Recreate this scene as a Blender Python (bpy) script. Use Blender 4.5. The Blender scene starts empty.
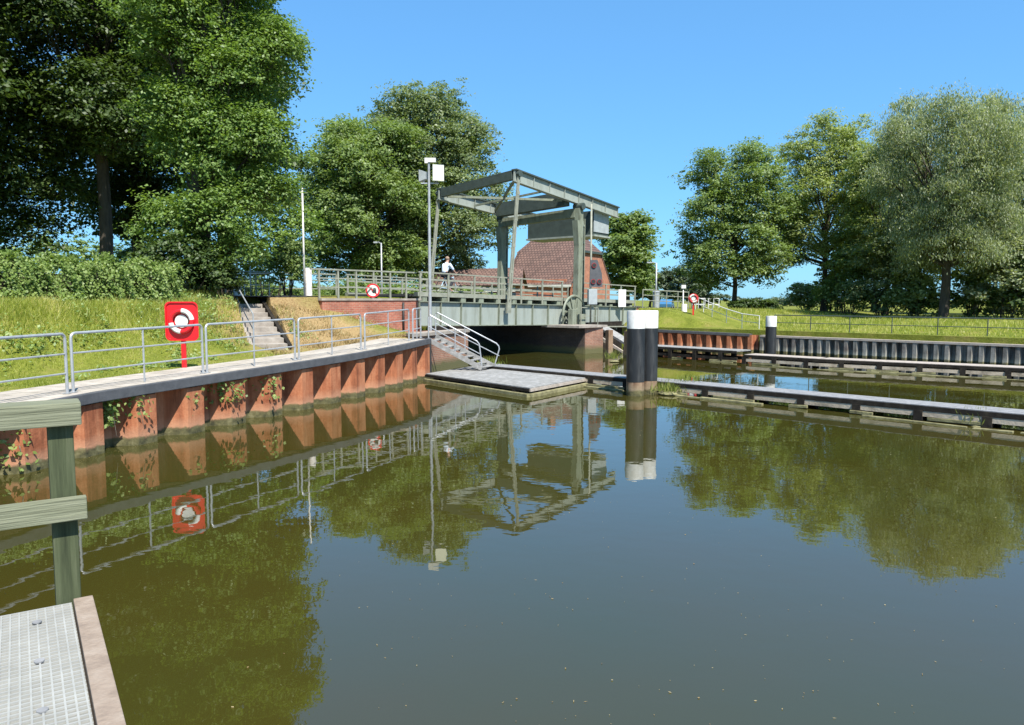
import bpy, bmesh, math, random
import numpy as np
from mathutils import Vector, Matrix, Euler
from mathutils.geometry import delaunay_2d_cdt

rng = np.random.default_rng(7)
random.seed(7)
R = math.radians
S = bpy.context.scene
COL = S.collection

# ------------------------------------------------------------------ camera
EYE = 2.9
FOC = 750.0
PITCH = math.atan(62.5 / 750.0)
CP, SP = math.cos(PITCH), math.sin(PITCH)
cam = bpy.data.cameras.new('camera')
cam.sensor_width = 36.0
cam.lens = FOC / 1024.0 * 36.0
cam.clip_start = 0.05
cam.clip_end = 8000
camo = bpy.data.objects.new('camera', cam)
COL.objects.link(camo)
camo.location = (0, 0, EYE)
camo.rotation_euler = (math.pi / 2 - PITCH, 0, 0)
S.camera = camo


def _ray(px, py):
    u = (px - 512) / FOC
    v = (362.5 - py) / FOC
    return Vector((u, CP + v * SP, -SP + v * CP))


def at_z(px, py, z):
    r = _ray(px, py)
    t = (z - EYE) / r.z
    return Vector((r.x * t, r.y * t, z))


def at_y(px, py, y):
    r = _ray(px, py)
    t = y / r.y
    return Vector((r.x * t, y, EYE + r.z * t))


# ------------------------------------------------------------------ materials
def _mat(name):
    m = bpy.data.materials.new(name)
    m.use_nodes = True
    nt = m.node_tree
    b = nt.nodes['Principled BSDF']
    return m, nt, b


def N(nt, t, **kw):
    n = nt.nodes.new(t)
    for k, v in kw.items():
        if k in n.inputs:
            n.inputs[k].default_value = v
        else:
            setattr(n, k, v)
    return n


def ramp(nt, src, stops):
    r = nt.nodes.new('ShaderNodeValToRGB')
    el = r.color_ramp.elements
    while len(el) > 1:
        el.remove(el[-1])
    el[0].position = stops[0][0]
    el[0].color = (*stops[0][1], 1)
    for p, c in stops[1:]:
        e = el.new(p)
        e.color = (*c, 1)
    nt.links.new(src, r.inputs[0])
    return r


def plain(name, c1, c2=None, scale=3.0, rough=0.6, bump=0.0, bscale=40.0, metal=0.0, detail=6, stretch=(1, 1, 1), spec=0.4, c3=None, rotz=0.0):
    """two or three tone weathered surface"""
    m, nt, b = _mat(name)
    L = nt.links.new
    tc = N(nt, 'ShaderNodeTexCoord')
    mp = N(nt, 'ShaderNodeMapping')
    mp.inputs['Scale'].default_value = stretch
    m0 = N(nt, 'ShaderNodeMapping')
    m0.inputs['Rotation'].default_value = (0, 0, rotz)
    L(tc.outputs['Object'], m0.inputs[0])
    L(m0.outputs[0], mp.inputs[0])
    if c2 is None:
        c2 = tuple(x * 0.7 for x in c1)
    n = N(nt, 'ShaderNodeTexNoise', Scale=scale, Detail=detail, Roughness=0.65)
    L(mp.outputs[0], n.inputs[0])
    st = [(0.3, c2), (0.62, c1)]
    if c3:
        st = [(0.28, c2), (0.5, c1), (0.72, c3)]
    r = ramp(nt, n.outputs[0], st)
    L(r.outputs[0], b.inputs['Base Color'])
    b.inputs['Roughness'].default_value = rough
    b.inputs['Metallic'].default_value = metal
    b.inputs['Specular IOR Level'].default_value = spec
    if bump:
        n2 = N(nt, 'ShaderNodeTexNoise', Scale=bscale, Detail=4)
        L(mp.outputs[0], n2.inputs[0])
        bp = N(nt, 'ShaderNodeBump', Strength=bump, Distance=0.02)
        L(n2.outputs[0], bp.inputs['Height'])
        L(bp.outputs[0], b.inputs['Normal'])
    return m


def brick(name, ca, cb, mortar, w=0.24, h=0.075, green=0.0):
    m, nt, b = _mat(name)
    L = nt.links.new
    uv = N(nt, 'ShaderNodeUVMap')
    uv.uv_map = 'UVMap'
    bt = N(nt, 'ShaderNodeTexBrick')
    bt.inputs['Color1'].default_value = (*ca, 1)
    bt.inputs['Color2'].default_value = (*cb, 1)
    bt.inputs['Mortar'].default_value = (*mortar, 1)
    bt.inputs['Scale'].default_value = 1.0
    bt.inputs['Mortar Size'].default_value = 0.008
    bt.inputs['Brick Width'].default_value = w
    bt.inputs['Row Height'].default_value = h
    L(uv.outputs[0], bt.inputs[0])
    n = N(nt, 'ShaderNodeTexNoise', Scale=1.3, Detail=8, Roughness=0.7)
    tc = N(nt, 'ShaderNodeTexCoord')
    L(tc.outputs['Object'], n.inputs[0])
    r = ramp(nt, n.outputs[0], [(0.3, (0.55, 0.52, 0.5)), (0.65, (1.1, 1.05, 1.0))])
    mx = N(nt, 'ShaderNodeMix', data_type='RGBA', blend_type='MULTIPLY')
    mx.inputs[0].default_value = 1.0
    L(bt.outputs[0], mx.inputs[6])
    L(r.outputs[0], mx.inputs[7])
    out = mx.outputs[2]
    if green:
        # algae band left by the water on the lowest courses
        g = N(nt, 'ShaderNodeNewGeometry')
        sx = N(nt, 'ShaderNodeSeparateXYZ')
        L(g.outputs['Position'], sx.inputs[0])
        ad = N(nt, 'ShaderNodeMath', operation='MULTIPLY_ADD')
        L(n.outputs[0], ad.inputs[0])
        ad.inputs[1].default_value = -0.5
        L(sx.outputs[2], ad.inputs[2])
        rr = ramp(nt, ad.outputs[0], [(0.0, (1, 1, 1)), (green, (0, 0, 0))])
        m2 = N(nt, 'ShaderNodeMix', data_type='RGBA')
        L(rr.outputs[0], m2.inputs[0])
        L(out, m2.inputs[6])
        m2.inputs[7].default_value = (0.095, 0.09, 0.035, 1)
        out = m2.outputs[2]
    L(out, b.inputs['Base Color'])
    b.inputs['Roughness'].default_value = 0.85
    bp = N(nt, 'ShaderNodeBump', Strength=0.5, Distance=0.01)
    L(bt.outputs[1], bp.inputs['Height'])
    bp.invert = True
    L(bp.outputs[0], b.inputs['Normal'])
    return m


def leafmat(name, dark, mid, light, trans=0.3, rough=0.5):
    m, nt, b = _mat(name)
    L = nt.links.new
    a = N(nt, 'ShaderNodeAttribute')
    a.attribute_name = 'tint'
    r = ramp(nt, a.outputs['Fac'], [(0.0, dark), (0.5, mid), (1.0, light)])
    L(r.outputs[0], b.inputs['Base Color'])
    b.inputs['Roughness'].default_value = rough
    b.inputs['Specular IOR Level'].default_value = 0.45
    t = N(nt, 'ShaderNodeBsdfTranslucent')
    br = N(nt, 'ShaderNodeMix', data_type='RGBA', blend_type='MULTIPLY')
    br.inputs[0].default_value = 1.0
    L(r.outputs[0], br.inputs[6])
    br.inputs[7].default_value = (1.3, 1.35, 0.6, 1)
    L(br.outputs[2], t.inputs[0])
    mx = N(nt, 'ShaderNodeMixShader')
    mx.inputs[0].default_value = trans
    L(b.outputs[0], mx.inputs[1])
    L(t.outputs[0], mx.inputs[2])
    L(mx.outputs[0], nt.nodes['Material Output'].inputs[0])
    return m


def rustmat(name, top, low, band):
    """rusted sheet piling: streaks, a lighter tide band and algae at the water"""
    m, nt, b = _mat(name)
    L = nt.links.new
    g = N(nt, 'ShaderNodeNewGeometry')
    mp = N(nt, 'ShaderNodeMapping')
    mp.inputs['Scale'].default_value = (1, 1, 0.12)
    L(g.outputs['Position'], mp.inputs[0])
    n = N(nt, 'ShaderNodeTexNoise', Scale=3.2, Detail=8, Roughness=0.7)
    L(mp.outputs[0], n.inputs[0])
    r = ramp(nt, n.outputs[0], [(0.33, tuple(x * 0.5 for x in top)), (0.47, top), (0.58, low), (0.68, tuple(x * 0.8 for x in top))])
    nb = N(nt, 'ShaderNodeTexNoise', Scale=0.9, Detail=8, Roughness=0.75)
    L(g.outputs['Position'], nb.inputs[0])
    rb = ramp(nt, nb.outputs[0], [(0.36, (0.58, 0.48, 0.46)), (0.5, (0.92, 0.88, 0.86)), (0.62, (1.08, 1.08, 1.08))])
    mb_ = N(nt, 'ShaderNodeMix', data_type='RGBA', blend_type='MULTIPLY')
    mb_.inputs[0].default_value = 1.0
    L(r.outputs[0], mb_.inputs[6])
    L(rb.outputs[0], mb_.inputs[7])
    n2 = N(nt, 'ShaderNodeTexNoise', Scale=5.0, Detail=8, Roughness=0.7)
    L(g.outputs['Position'], n2.inputs[0])
    sx = N(nt, 'ShaderNodeSeparateXYZ')
    L(g.outputs['Position'], sx.inputs[0])
    ad = N(nt, 'ShaderNodeMath', operation='MULTIPLY_ADD')
    L(n2.outputs[0], ad.inputs[0])
    ad.inputs[1].default_value = -0.22
    L(sx.outputs[2], ad.inputs[2])
    zr = ramp(nt, ad.outputs[0], [(0.0, (1, 1, 1)), (0.035, (0.9, 0.9, 0.9)), (0.075, (0, 0, 0))])
    tide = ramp(nt, ad.outputs[0], [(0.06, (0.75, 0.75, 0.75)), (0.30, (0.0, 0.0, 0.0))])
    m1 = N(nt, 'ShaderNodeMix', data_type='RGBA')
    L(tide.outputs[0], m1.inputs[0])
    L(mb_.outputs[2], m1.inputs[6])
    m1.inputs[7].default_value = (*band, 1)
    al = ramp(nt, n2.outputs[0], [(0.35, (0.035, 0.035, 0.018)), (0.55, (0.11, 0.1, 0.045)), (0.7, (0.2, 0.18, 0.1))])
    m2 = N(nt, 'ShaderNodeMix', data_type='RGBA')
    L(zr.outputs[0], m2.inputs[0])
    L(m1.outputs[2], m2.inputs[6])
    L(al.outputs[0], m2.inputs[7])
    L(m2.outputs[2], b.inputs['Base Color'])
    b.inputs['Roughness'].default_value = 0.85
    b.inputs['Specular IOR Level'].default_value = 0.25
    bp = N(nt, 'ShaderNodeBump', Strength=0.35, Distance=0.02)
    n3 = N(nt, 'ShaderNodeTexNoise', Scale=22, Detail=6)
    L(g.outputs['Position'], n3.inputs[0])
    L(n3.outputs[0], bp.inputs['Height'])
    L(bp.outputs[0], b.inputs['Normal'])
    return m


M = {}
M['galv'] = plain('galvanised_steel', (0.42, 0.43, 0.435), (0.30, 0.31, 0.32), 6, 0.42, metal=0.35)
M['white'] = plain('white_paint', (0.66, 0.65, 0.61), (0.52, 0.50, 0.45), 5, 0.5)
M['offwhite'] = plain('weathered_white_paint', (0.74, 0.69, 0.64), (0.5, 0.45, 0.41), 7, 0.6)
M['green_paint'] = plain('grey_green_bridge_paint', (0.195, 0.215, 0.158), (0.105, 0.105, 0.072), 4.5, 0.55, stretch=(1, 1, 0.35), c3=(0.235, 0.255, 0.195), detail=9, bump=0.06)
M['pale_paint'] = plain('pale_green_girder_paint', (0.265, 0.292, 0.255), (0.185, 0.195, 0.16), 2.6, 0.5, stretch=(1, 1, 0.2), c3=(0.30, 0.325, 0.29), detail=9, bump=0.05)
M['dark_paint_and_shade'] = plain('dark_green_paint_and_shade', (0.060, 0.078, 0.068), (0.040, 0.052, 0.045), 3, 0.5)  # real dark paint, and the painted shade of tip beam and counterweight
M['rail_paint'] = plain('olive_rail_paint', (0.27, 0.275, 0.215), (0.17, 0.175, 0.135), 4, 0.6)
M['concrete'] = plain('concrete', (0.28, 0.245, 0.205), (0.19, 0.165, 0.14), 2.5, 0.85, bump=0.2, c3=(0.38, 0.34, 0.29))
M['coping'] = plain('grey_coping', (0.085, 0.087, 0.092), (0.055, 0.057, 0.062), 4, 0.7, bump=0.2)
M['rust'] = rustmat('rusted_sheet_piling', (0.33, 0.118, 0.055), (0.41, 0.175, 0.088), (0.42, 0.225, 0.135))
M['grey_pile'] = rustmat('grey_sheet_piling', (0.15, 0.15, 0.135), (0.27, 0.265, 0.24), (0.33, 0.32, 0.26))
M['dark_steel_and_shade'] = plain('blackened_steel_and_shade', (0.03, 0.028, 0.026), (0.018, 0.017, 0.016), 4, 0.6)  # real dark parts, and the shadow tone of the quay's return face
M['black'] = plain('black_coating', (0.013, 0.014, 0.015), (0.009, 0.0095, 0.01), 5, 0.5, stretch=(1, 1, 0.15), spec=0.5, c3=(0.05, 0.05, 0.048), bump=0.15, bscale=25)
M['red'] = plain('red_plastic', (0.62, 0.012, 0.018), (0.52, 0.01, 0.014), 2, 0.35, spec=0.5)
M['ringred'] = plain('faded_red_buoy', (0.50, 0.045, 0.04), (0.40, 0.03, 0.03), 3, 0.5)
M['brick'] = brick('red_brick', (0.40, 0.135, 0.085), (0.31, 0.095, 0.062), (0.36, 0.25, 0.19), green=0.35)
M['old_brick'] = brick('weathered_brick', (0.33, 0.16, 0.105), (0.26, 0.12, 0.08), (0.32, 0.26, 0.20), green=0.28)
M['dark_brick'] = brick('dark_brown_brick', (0.07, 0.05, 0.042), (0.05, 0.038, 0.033), (0.09, 0.08, 0.07), green=0.2)  # much darker brick for the passage wall
M['house_brick'] = brick('house_brick', (0.47, 0.17, 0.10), (0.40, 0.135, 0.08), (0.42, 0.30, 0.22))
M['wood_green'] = plain('green_treated_timber', (0.165, 0.172, 0.108), (0.085, 0.088, 0.052), 3.0, 0.8, bump=0.5, bscale=5, stretch=(0.5, 9, 14), rotz=-math.atan2(-0.55, -0.835), c3=(0.215, 0.218, 0.148), detail=9)
M['wood_post'] = plain('dark_treated_timber', (0.070, 0.083, 0.043), (0.030, 0.037, 0.020), 3.0, 0.9, spec=0.15, bump=0.5, bscale=6, stretch=(9, 9, 0.45), c3=(0.112, 0.121, 0.071), detail=9)
M['wood_grey'] = plain('silvered_timber', (0.36, 0.31, 0.26), (0.25, 0.215, 0.18), 5, 0.85, bump=0.25, c3=(0.43, 0.37, 0.32))
M['wood_dark'] = plain('dark_brown_timber', (0.026, 0.022, 0.018), (0.014, 0.012, 0.010), 4, 0.9, bump=0.3, spec=0.1, c3=(0.05, 0.042, 0.03))  # very dark brown timber with random lighter flecks
M['decking'] = plain('grey_decking', (0.215, 0.215, 0.215), (0.15, 0.15, 0.15), 7, 0.8, bump=0.2, c3=(0.28, 0.275, 0.27))
M['deck_light'] = plain('light_grey_decking', (0.235, 0.23, 0.215), (0.165, 0.16, 0.148), 5, 0.8, bump=0.15, c3=(0.36, 0.35, 0.335))
M['moss'] = plain('mossy_timber', (0.19, 0.175, 0.085), (0.07, 0.062, 0.035), 3.5, 0.95, bump=0.5, bscale=18, c3=(0.29, 0.27, 0.14))
M['fender'] = plain('bleached_timber', (0.42, 0.35, 0.26), (0.12, 0.10, 0.07), 1.8, 0.9, bump=0.4, bscale=18, c3=(0.52, 0.45, 0.35))
M['grating'] = plain('grey_grating', (0.23, 0.224, 0.197), (0.17, 0.165, 0.145), 4, 0.7)
M['grating_bar'] = plain('pale_grating_bar', (0.33, 0.33, 0.305), (0.25, 0.25, 0.23), 6, 0.55)
M['plank'] = plain('brown_grey_plank', (0.24, 0.185, 0.14), (0.17, 0.13, 0.10), 9, 0.85, bump=0.3, c3=(0.29, 0.235, 0.185))
M['tile'] = None
M['bark'] = plain('bark', (0.070, 0.056, 0.042), (0.032, 0.026, 0.020), 6, 0.95, bump=0.8, bscale=14, stretch=(1, 1, 0.25))
M['bark_pale'] = plain('pale_bark', (0.16, 0.14, 0.11), (0.08, 0.07, 0.055), 6, 0.95, bump=0.7, bscale=14, stretch=(1, 1, 0.25))
M['glass'] = plain('window_glass', (0.03, 0.035, 0.04), (0.02, 0.024, 0.03), 1, 0.08, spec=0.7)
M['rubber'] = plain('black_rubber', (0.02, 0.02, 0.02), None, 4, 0.8)
M['asphalt'] = plain('asphalt', (0.055, 0.055, 0.055), (0.04, 0.04, 0.04), 8, 0.9, bump=0.3)
M['skin'] = plain('skin', (0.52, 0.30, 0.22), (0.47, 0.26, 0.19), 6, 0.55)
M['hair'] = plain('fair_brown_hair', (0.30, 0.21, 0.15), (0.22, 0.15, 0.10), 40, 0.8)
M['shirt'] = plain('pale_blue_cotton', (0.62, 0.70, 0.78), (0.55, 0.63, 0.72), 5, 0.85)
M['trousers'] = plain('dark_trousers', (0.03, 0.032, 0.04), (0.022, 0.023, 0.03), 6, 0.9)
M['bike'] = plain('pale_blue_enamel', (0.42, 0.62, 0.72), (0.38, 0.56, 0.66), 3, 0.3)
M['car'] = plain('blue_car_paint', (0.05, 0.16, 0.32), (0.045, 0.145, 0.29), 2, 0.25, spec=0.6)
M['lamp_glass'] = plain('cream_lamp_glass', (0.80, 0.77, 0.58), (0.72, 0.68, 0.5), 4, 0.3)
M['cabinet'] = plain('grey_cabinet', (0.33, 0.36, 0.36), (0.26, 0.28, 0.28), 4, 0.6)
M['signal_red'] = plain('red_lens', (0.35, 0.03, 0.03), (0.26, 0.02, 0.02), 4, 0.25)

M['leaf_maple'] = leafmat('bright_leaves', (0.075, 0.130, 0.026), (0.150, 0.235, 0.052), (0.245, 0.340, 0.100), 0.42)
M['leaf_dark'] = leafmat('dark_and_shaded_leaves', (0.030, 0.056, 0.014), (0.058, 0.098, 0.024), (0.105, 0.150, 0.042), 0.4)  # leaf tone lowered to imitate the shade on the left trees
M['leaf_lime'] = leafmat('mid_green_leaves', (0.084, 0.135, 0.038), (0.165, 0.235, 0.068), (0.290, 0.360, 0.135), 0.42)
M['leaf_dull'] = leafmat('dull_green_leaves', (0.088, 0.125, 0.050), (0.165, 0.215, 0.090), (0.290, 0.335, 0.170), 0.4)
M['leaf_ash'] = leafmat('yellow_green_leaves', (0.120, 0.165, 0.048), (0.235, 0.290, 0.090), (0.400, 0.430, 0.185), 0.45)
M['leaf_willow'] = leafmat('silver_green_leaves', (0.130, 0.165, 0.090), (0.260, 0.300, 0.170), (0.440, 0.465, 0.300), 0.45)
M['leaf_hedge'] = leafmat('hedge_leaves', (0.095, 0.155, 0.030), (0.185, 0.262, 0.060), (0.300, 0.370, 0.120), 0.4)
M['leaf_pine'] = leafmat('blue_green_leaves', (0.049, 0.074, 0.040), (0.085, 0.115, 0.063), (0.127, 0.162, 0.092))
M['blade'] = leafmat('grass_blades', (0.20, 0.245, 0.036), (0.35, 0.385, 0.062), (0.56, 0.50, 0.20), 0.5)
M['weed'] = leafmat('weed_leaves', (0.09, 0.12, 0.02), (0.17, 0.21, 0.035), (0.27, 0.27, 0.07), 0.35)
M['straw'] = leafmat('withered_leaves', (0.17, 0.11, 0.045), (0.32, 0.235, 0.10), (0.44, 0.36, 0.19), 0.3)


def tilemat():
    m, nt, b = _mat('clay_roof_tiles')
    L = nt.links.new
    uv = N(nt, 'ShaderNodeUVMap')
    uv.uv_map = 'UVMap'
    bt = N(nt, 'ShaderNodeTexBrick')
    bt.inputs['Color1'].default_value = (0.185, 0.112, 0.090, 1)
    bt.inputs['Color2'].default_value = (0.130, 0.076, 0.062, 1)
    bt.inputs['Mortar'].default_value = (0.07, 0.04, 0.033, 1)
    bt.inputs['Scale'].default_value = 1
    bt.inputs['Mortar Size'].default_value = 0.045
    bt.inputs['Brick Width'].default_value = 0.36
    bt.inputs['Row Height'].default_value = 0.36
    L(uv.outputs[0], bt.inputs[0])
    n = N(nt, 'ShaderNodeTexNoise', Scale=0.9, Detail=8, Roughness=0.75)
    tc = N(nt, 'ShaderNodeTexCoord')
    L(tc.outputs['Object'], n.inputs[0])
    r = ramp(nt, n.outputs[0], [(0.3, (0.6, 0.62, 0.6)), (0.7, (1.2, 1.15, 1.1))])
    mx = N(nt, 'ShaderNodeMix', data_type='RGBA', blend_type='MULTIPLY')
    mx.inputs[0].default_value = 1
    L(bt.outputs[0], mx.inputs[6])
    L(r.outputs[0], mx.inputs[7])
    L(mx.outputs[2], b.inputs['Base Color'])
    b.inputs['Roughness'].default_value = 0.8
    bp = N(nt, 'ShaderNodeBump', Strength=0.8, Distance=0.04)
    bp.invert = True
    L(bt.outputs[1], bp.inputs['Height'])
    L(bp.outputs[0], b.inputs['Normal'])
    return m


M['tile'] = tilemat()


def watermat():
    m, nt, b = _mat('murky_canal_water')
    L = nt.links.new
    tc = N(nt, 'ShaderNodeTexCoord')
    n = N(nt, 'ShaderNodeTexNoise', Scale=0.22, Detail=4)
    L(tc.outputs['Object'], n.inputs[0])
    r = ramp(nt, n.outputs[0], [(0.35, (0.041, 0.0345, 0.0062)), (0.65, (0.035, 0.0355, 0.0068))])
    L(r.outputs[0], b.inputs['Base Color'])
    b.inputs['Roughness'].default_value = 0.015
    b.inputs['IOR'].default_value = 1.85
    b.inputs['Specular IOR Level'].default_value = 0.5
    mp = N(nt, 'ShaderNodeMapping')
    mp.inputs['Scale'].default_value = (1.0, 1.25, 1)
    mp.inputs['Rotation'].default_value = (0, 0, 0.35)
    L(tc.outputs['Object'], mp.inputs[0])
    w1 = N(nt, 'ShaderNodeTexNoise', Scale=2.6, Detail=2.0, Roughness=0.45)
    w2 = N(nt, 'ShaderNodeTexNoise', Scale=0.55, Detail=1.0)
    L(mp.outputs[0], w1.inputs[0])
    L(mp.outputs[0], w2.inputs[0])
    patch = N(nt, 'ShaderNodeTexNoise', Scale=0.09, Detail=2)
    L(tc.outputs['Object'], patch.inputs[0])
    pr = ramp(nt, patch.outputs[0], [(0.35, (0.35, 0.35, 0.35)), (0.65, (1, 1, 1))])
    b1 = N(nt, 'ShaderNodeMath', operation='MULTIPLY')
    L(w1.outputs[0], b1.inputs[0])
    L(pr.outputs[0], b1.inputs[1])
    ad = N(nt, 'ShaderNodeMath', operation='MULTIPLY_ADD')
    L(w2.outputs[0], ad.inputs[0])
    ad.inputs[1].default_value = 1.3
    L(b1.outputs[0], ad.inputs[2])
    bp = N(nt, 'ShaderNodeBump', Strength=1.0, Distance=0.0022)
    L(ad.outputs[0], bp.inputs['Height'])
    L(bp.outputs[0], b.inputs['Normal'])
    return m


M['water'] = watermat()


# ------------------------------------------------------------------ object helpers
def tag(o, label=None, cat=None, group=None, kind='thing'):
    if label:
        o['label'] = label
    if cat:
        o['category'] = cat
    if group:
        o['group'] = group
    if kind:
        o['kind'] = kind
    return o


ROOTM = {}


def thing(name, label, cat, loc=(0, 0, 0), rot=(0, 0, 0), group=None):
    o = bpy.data.objects.new(name, None)
    o.empty_display_size = 0.3
    COL.objects.link(o)
    o.location = loc
    o.rotation_euler = rot
    tag(o, label, cat, group)
    ROOTM[o.name] = Matrix.Translation(loc) @ Euler(rot).to_matrix().to_4x4()
    return o


class MB:
    """collects boxes, bars, tubes, prisms; build() links them as one mesh object"""

    def __init__(self):
        self.bm = bmesh.new()

    def _face(self, vs):
        try:
            return self.bm.faces.new(vs)
        except ValueError:
            return None

    def hexa(self, p):
        v = [self.bm.verts.new(q) for q in p]
        for f in ((3, 2, 1, 0), (4, 5, 6, 7), (0, 1, 5, 4), (1, 2, 6, 5), (2, 3, 7, 6), (3, 0, 4, 7)):
            self._face([v[i] for i in f])
        return self

    def box(self, c, s, rz=0.0):
        x, y, z = s[0] / 2, s[1] / 2, s[2] / 2
        ca, sa = math.cos(rz), math.sin(rz)
        pts = []
        for dz in (-z, z):
            for dx, dy in ((-x, -y), (x, -y), (x, y), (-x, y)):
                pts.append((c[0] + dx * ca - dy * sa, c[1] + dx * sa + dy * ca, c[2] + dz))
        return self.hexa(pts)

    def bar(self, a, b, w, h, w2=None, h2=None, up=(0, 0, 1)):
        """rectangular bar from a to b, w wide sideways, h along up"""
        a, b = Vector(a), Vector(b)
        d = (b - a).normalized()
        u = Vector(up)
        s = d.cross(u)
        if s.length < 1e-4:
            s = d.cross(Vector((0, 1, 0)))
        s.normalize()
        u = s.cross(d).normalized()
        w2 = w if w2 is None else w2
        h2 = h if h2 is None else h2
        pts = []
        for q, ww, hh in ((a, w, h), (b, w2, h2)):
            for e, f in ((-1, -1), (1, -1), (1, 1), (-1, 1)):
                pts.append(q + s * (e * ww / 2) + u * (f * hh / 2))
        return self.hexa(pts)

    def tube(self, pts, r, seg=8, cap=True):
        pts = [Vector(p) for p in pts]
        n = len(pts)
        rs = r if isinstance(r, (list, tuple)) else [r] * n
        prev = None
        ref = None
        for i, p in enumerate(pts):
            d = (pts[min(i + 1, n - 1)] - pts[max(i - 1, 0)]).normalized()
            if ref is None:
                ref = Vector((0, 0, 1)) if abs(d.z) < 0.9 else Vector((1, 0, 0))
                ref = (ref - d * ref.dot(d)).normalized()
            else:
                ref = (ref - d * ref.dot(d))
                if ref.length < 1e-5:
                    ref = d.orthogonal()
                ref.normalize()
            s = d.cross(ref)
            ring = [self.bm.verts.new(p + (ref * math.cos(2 * math.pi * k / seg) + s * math.sin(2 * math.pi * k / seg)) * rs[i]) for k in range(seg)]
            if prev:
                for k in range(seg):
                    f = self._face([prev[k], prev[(k + 1) % seg], ring[(k + 1) % seg], ring[k]])
                    if f:
                        f.smooth = seg > 6
            elif cap:
                self._face(ring[::-1])
            prev = ring
        if cap:
            self._face(prev)
        return self

    def prism(self, poly, z0, z1):
        """poly: list of (x, y); z0 / z1 numbers or lists"""
        n = len(poly)
        a = z0 if isinstance(z0, (list, tuple)) else [z0] * n
        b = z1 if isinstance(z1, (list, tuple)) else [z1] * n
        lo = [self.bm.verts.new((p[0], p[1], a[i])) for i, p in enumerate(poly)]
        hi = [self.bm.verts.new((p[0], p[1], b[i])) for i, p in enumerate(poly)]
        self._face(lo[::-1])
        self._face(hi)
        for i in range(n):
            j = (i + 1) % n
            self._face([lo[i], lo[j], hi[j], hi[i]])
        return self

    def slab(self, poly3, t):
        """thick polygon: poly3 list of 3d points, pushed back along its normal by t"""
        p = [Vector(q) for q in poly3]
        nrm = (p[1] - p[0]).cross(p[2] - p[0]).normalized()
        f = [self.bm.verts.new(q) for q in p]
        g = [self.bm.verts.new(q - nrm * t) for q in p]
        self._face(f)
        self._face(g[::-1])
        for i in range(len(p)):
            j = (i + 1) % len(p)
            self._face([f[i], g[i], g[j], f[j]])
        return self

    def disc(self, c, axis, r, t, seg=24):
        ax = Vector(axis).normalized()
        c = Vector(c)
        return self.tube([c - ax * t / 2, c + ax * t / 2], r, seg)

    def torus(self, c, axis, r, rr, a0=0.0, a1=2 * math.pi, seg=24, sub=8, up=(0, 0, 1)):
        ax = Vector(axis).normalized()
        u = Vector(up)
        u = (u - ax * u.dot(ax)).normalized()
        s = ax.cross(u)
        c = Vector(c)
        full = abs(a1 - a0 - 2 * math.pi) < 1e-6
        n = seg if full else seg + 1
        rings = []
        for i in range(n):
            a = a0 + (a1 - a0) * i / seg
            d = u * math.cos(a) + s * math.sin(a)
            rings.append([self.bm.verts.new(c + d * (r + rr * math.cos(2 * math.pi * k / sub)) + ax * (rr * math.sin(2 * math.pi * k / sub))) for k in range(sub)])
        for i in range(seg):
            A, B = rings[i], rings[(i + 1) % n]
            for k in range(sub):
                f = self._face([A[k], A[(k + 1) % sub], B[(k + 1) % sub], B[k]])
                if f:
                    f.smooth = True
        if not full:
            self._face(rings[0])
            self._face(rings[-1][::-1])
        return self

    def quad(self, *p):
        self._face([self.bm.verts.new(q) for q in p])
        return self

    def ball(self, c, r, sz=1.0, sub=2):
        mt = Matrix.Translation(c) @ Matrix.Diagonal((r, r, r * sz, 1))
        for v in bmesh.ops.create_icosphere(self.bm, subdivisions=sub, radius=1, matrix=mt)['verts']:
            for f in v.link_faces:
                f.smooth = True
        return self

    def build(self, name, mat, parent=None, world=False, bevel=0.0):
        bm = self.bm
        bmesh.ops.recalc_face_normals(bm, faces=bm.faces)
        if bevel:
            es = [e for e in bm.edges if len(e.link_faces) == 2 and e.calc_face_angle(0) > 0.6]
            bmesh.ops.bevel(bm, geom=es, offset=bevel, segments=2, affect='EDGES', profile=0.6)
        if world and parent:
            root = parent
            off = Vector((0, 0, 0))
            bmesh.ops.transform(bm, matrix=ROOTM[root.name].inverted(), verts=bm.verts)
        for e in bm.edges:
            if len(e.link_faces) == 2 and e.calc_face_angle(0) > 0.6:
                e.smooth = False
        uv = bm.loops.layers.uv.new('UVMap')
        for f in bm.faces:
            n = f.normal
            if abs(n.z) < 0.95:
                t = Vector((-n.y, n.x, 0)).normalized()
                w = n.cross(t)
            else:
                t, w = Vector((1, 0, 0)), Vector((0, 1, 0))
            for l in f.loops:
                l[uv].uv = (l.vert.co.dot(t), l.vert.co.dot(w))
        me = bpy.data.meshes.new(name)
        bm.to_mesh(me)
        bm.free()
        me.materials.append(M[mat] if isinstance(mat, str) else mat)
        o = bpy.data.objects.new(name, me)
        COL.objects.link(o)
        if parent:
            o.parent = parent
            if parent.name in ROOTM and parent.name not in ROOTM:
                pass
            ROOTM[o.name] = ROOTM.get(parent.name, Matrix())
        return o


def kids(o):
    return [c for c in o.children]


def copy_tree(o, parent=None):
    c = o.copy()
    COL.objects.link(c)
    if parent:
        c.parent = parent
    for ch in kids(o):
        copy_tree(ch, c)
    return c


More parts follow.
